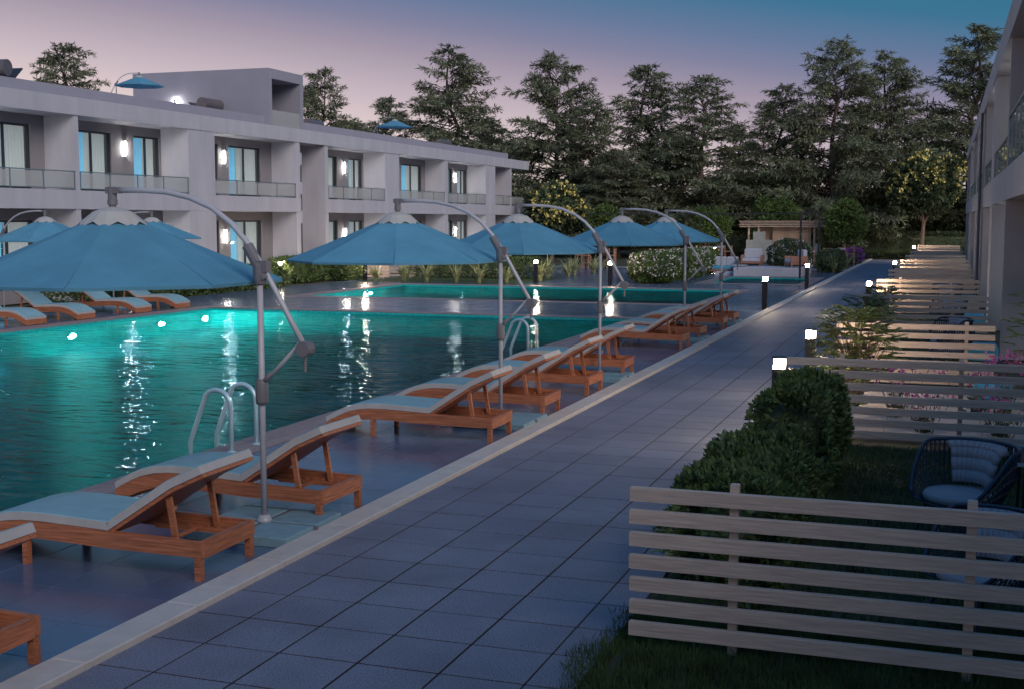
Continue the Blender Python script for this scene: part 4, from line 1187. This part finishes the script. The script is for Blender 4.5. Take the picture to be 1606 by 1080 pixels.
bar = thing('wooden_bar', 'wooden bar hut with slatted flat roof and plank wall', 'bar', (-10.2, 85.5, 0))
zs = [2.30, 2.42, 2.54, 2.66]
for z in zs:
    MB().box(-2.9, 2.9, -1.6, -1.52, z, z + .05).build('roof_slat', 'pale_wood', bar)
    MB().box(2.82, 2.9, -1.515, 1.5, z, z + .05).build('roof_slat', 'pale_wood', bar)
MB().box(-2.8, 2.8, -1.5, 1.5, 2.40, 2.44).build('roof_panel', 'pale_wood', bar)
for x in (-2.3, -1.65, 2.0):
    MB().box(x - .05, x + .05, -1.45, -1.35, 0, 2.399).build('post', 'pale_wood', bar)
pl = MB().box(.004, .176, 0, .05, .02, 2.36).mesh('plank', 'plank')
for i in range(14): ob('plank', pl, bar, (-.75 + i * .18, -1.2, random.uniform(-.02, .0)))
for i in range(5): ob('plank', pl, bar, (-1.15 - .5 + i * .18, -.9, -.12))
MB().box(-2.4, -.76, -1.9, -1.25, 0, 1.45).box(-1.95, -1.2, -1.85, -1.3, 1.451, 2.0).build('stepped_counter', 'concrete', bar)
MB().box(2.0, 2.4, -1.6, -1.2, 0, 1.2).build('side_pillar', 'concrete', bar)

def make_dining_chair():
    t = thing('dining_chair', '', 'chair', group='far dining chairs')
    for sx in (-1, 1):
        MB().box(.2 * sx - .025, .2 * sx + .025, -.22, -.17, 0, .72).build('leg', 'dining_wood', t)
        MB().box(.2 * sx - .025, .2 * sx + .025, .17, .22, 0, 1.12).build('leg', 'dining_wood', t)
    MB().box(-.23, .23, -.22, .168, .721, .77).build('seat', 'dining_wood', t)
    for i in range(3): MB().box(-.17, .17, .18, .21, .84 + i * .1, .90 + i * .1).build('backrest_slat', 'dining_wood', t)
    MB().box(-.174, .174, -.21, -.18, .3, .34).build('foot_rest', 'dining_wood', t)
    return t
dch = make_dining_chair(); used = False
sets = [(-14.2, 80.5, 'left of the bar'), (-6.3, 77.0, 'right of the bar'), (-19.0, 69.0, 'under the third parasol edge'), (-15.0, 70.5, 'under the fourth parasol edge')]
for (x, y, w) in sets:
    t = thing('bar_table', 'tall slim table ' + w, 'table', (x, y, 0), group='tall dining tables')
    MB().box(-.6, .6, -.4, .4, 1.0, 1.05).build('table_top', 'white_paint', t)
    for sx in (-1, 1):
        for sy in (-1, 1): MB().box(.5 * sx - .03, .5 * sx + .03, .3 * sy - .03, .3 * sy + .03, 0, 1.0).build('leg', 'black_metal', t)
    for k, (dx, dy, rz, q) in enumerate(((-.95, 0, R(90), 'left side'), (.95, 0, R(-90), 'right side'), (-.35, -.8, R(180), 'near side'), (.35, .8, 0, 'far side'))):
        place(dch, used, (x + dx, y + dy, 0), rz, 'slatted wooden bar chair at the %s of the table %s' % (q, w)); used = True

# rooftop water heaters
def heater(x, y, label, rz=0.0, s_=1.0):
    t = thing('solar_heater', label, 'water heater', (x, y, 6.78), rz, 'rooftop solar heaters')
    t.scale = (s_,) * 3
    MB().tube([(-.75, 0, 1.0), (.75, 0, 1.0)], .28, 16).build('tank', 'tank_steel', t)
    MB().prism([(0, .12), (.05, .12), (.05, .16), (0, .16)], -.1, .1).build('valve', 'tank_steel', t)
    o = MB().box(-.9, .9, -.02, .02, 0, 1.5).build('collector_panel', 'collector', t, (0, -.55, .12)); o.rotation_euler = (R(-52), 0, 0)
    for sx in (-.6, .6):
        MB().box(sx - .03, sx + .03, -.03, .03, 0, .75).build('leg', 'tank_steel', t)
heater(-30.4, 33.9, 'rooftop water heater at the left picture edge', R(8), 1.0)
heater(-30.0, 46.6, 'rooftop water heater in front of the stair penthouse', R(90), .9)
heater(-32.0, 59.5, 'rooftop water heater just right of the stair penthouse', R(90), 1.0)
heater(-31.5, 76.5, 'rooftop water heater at the far end of the roof', R(90), 1.0)
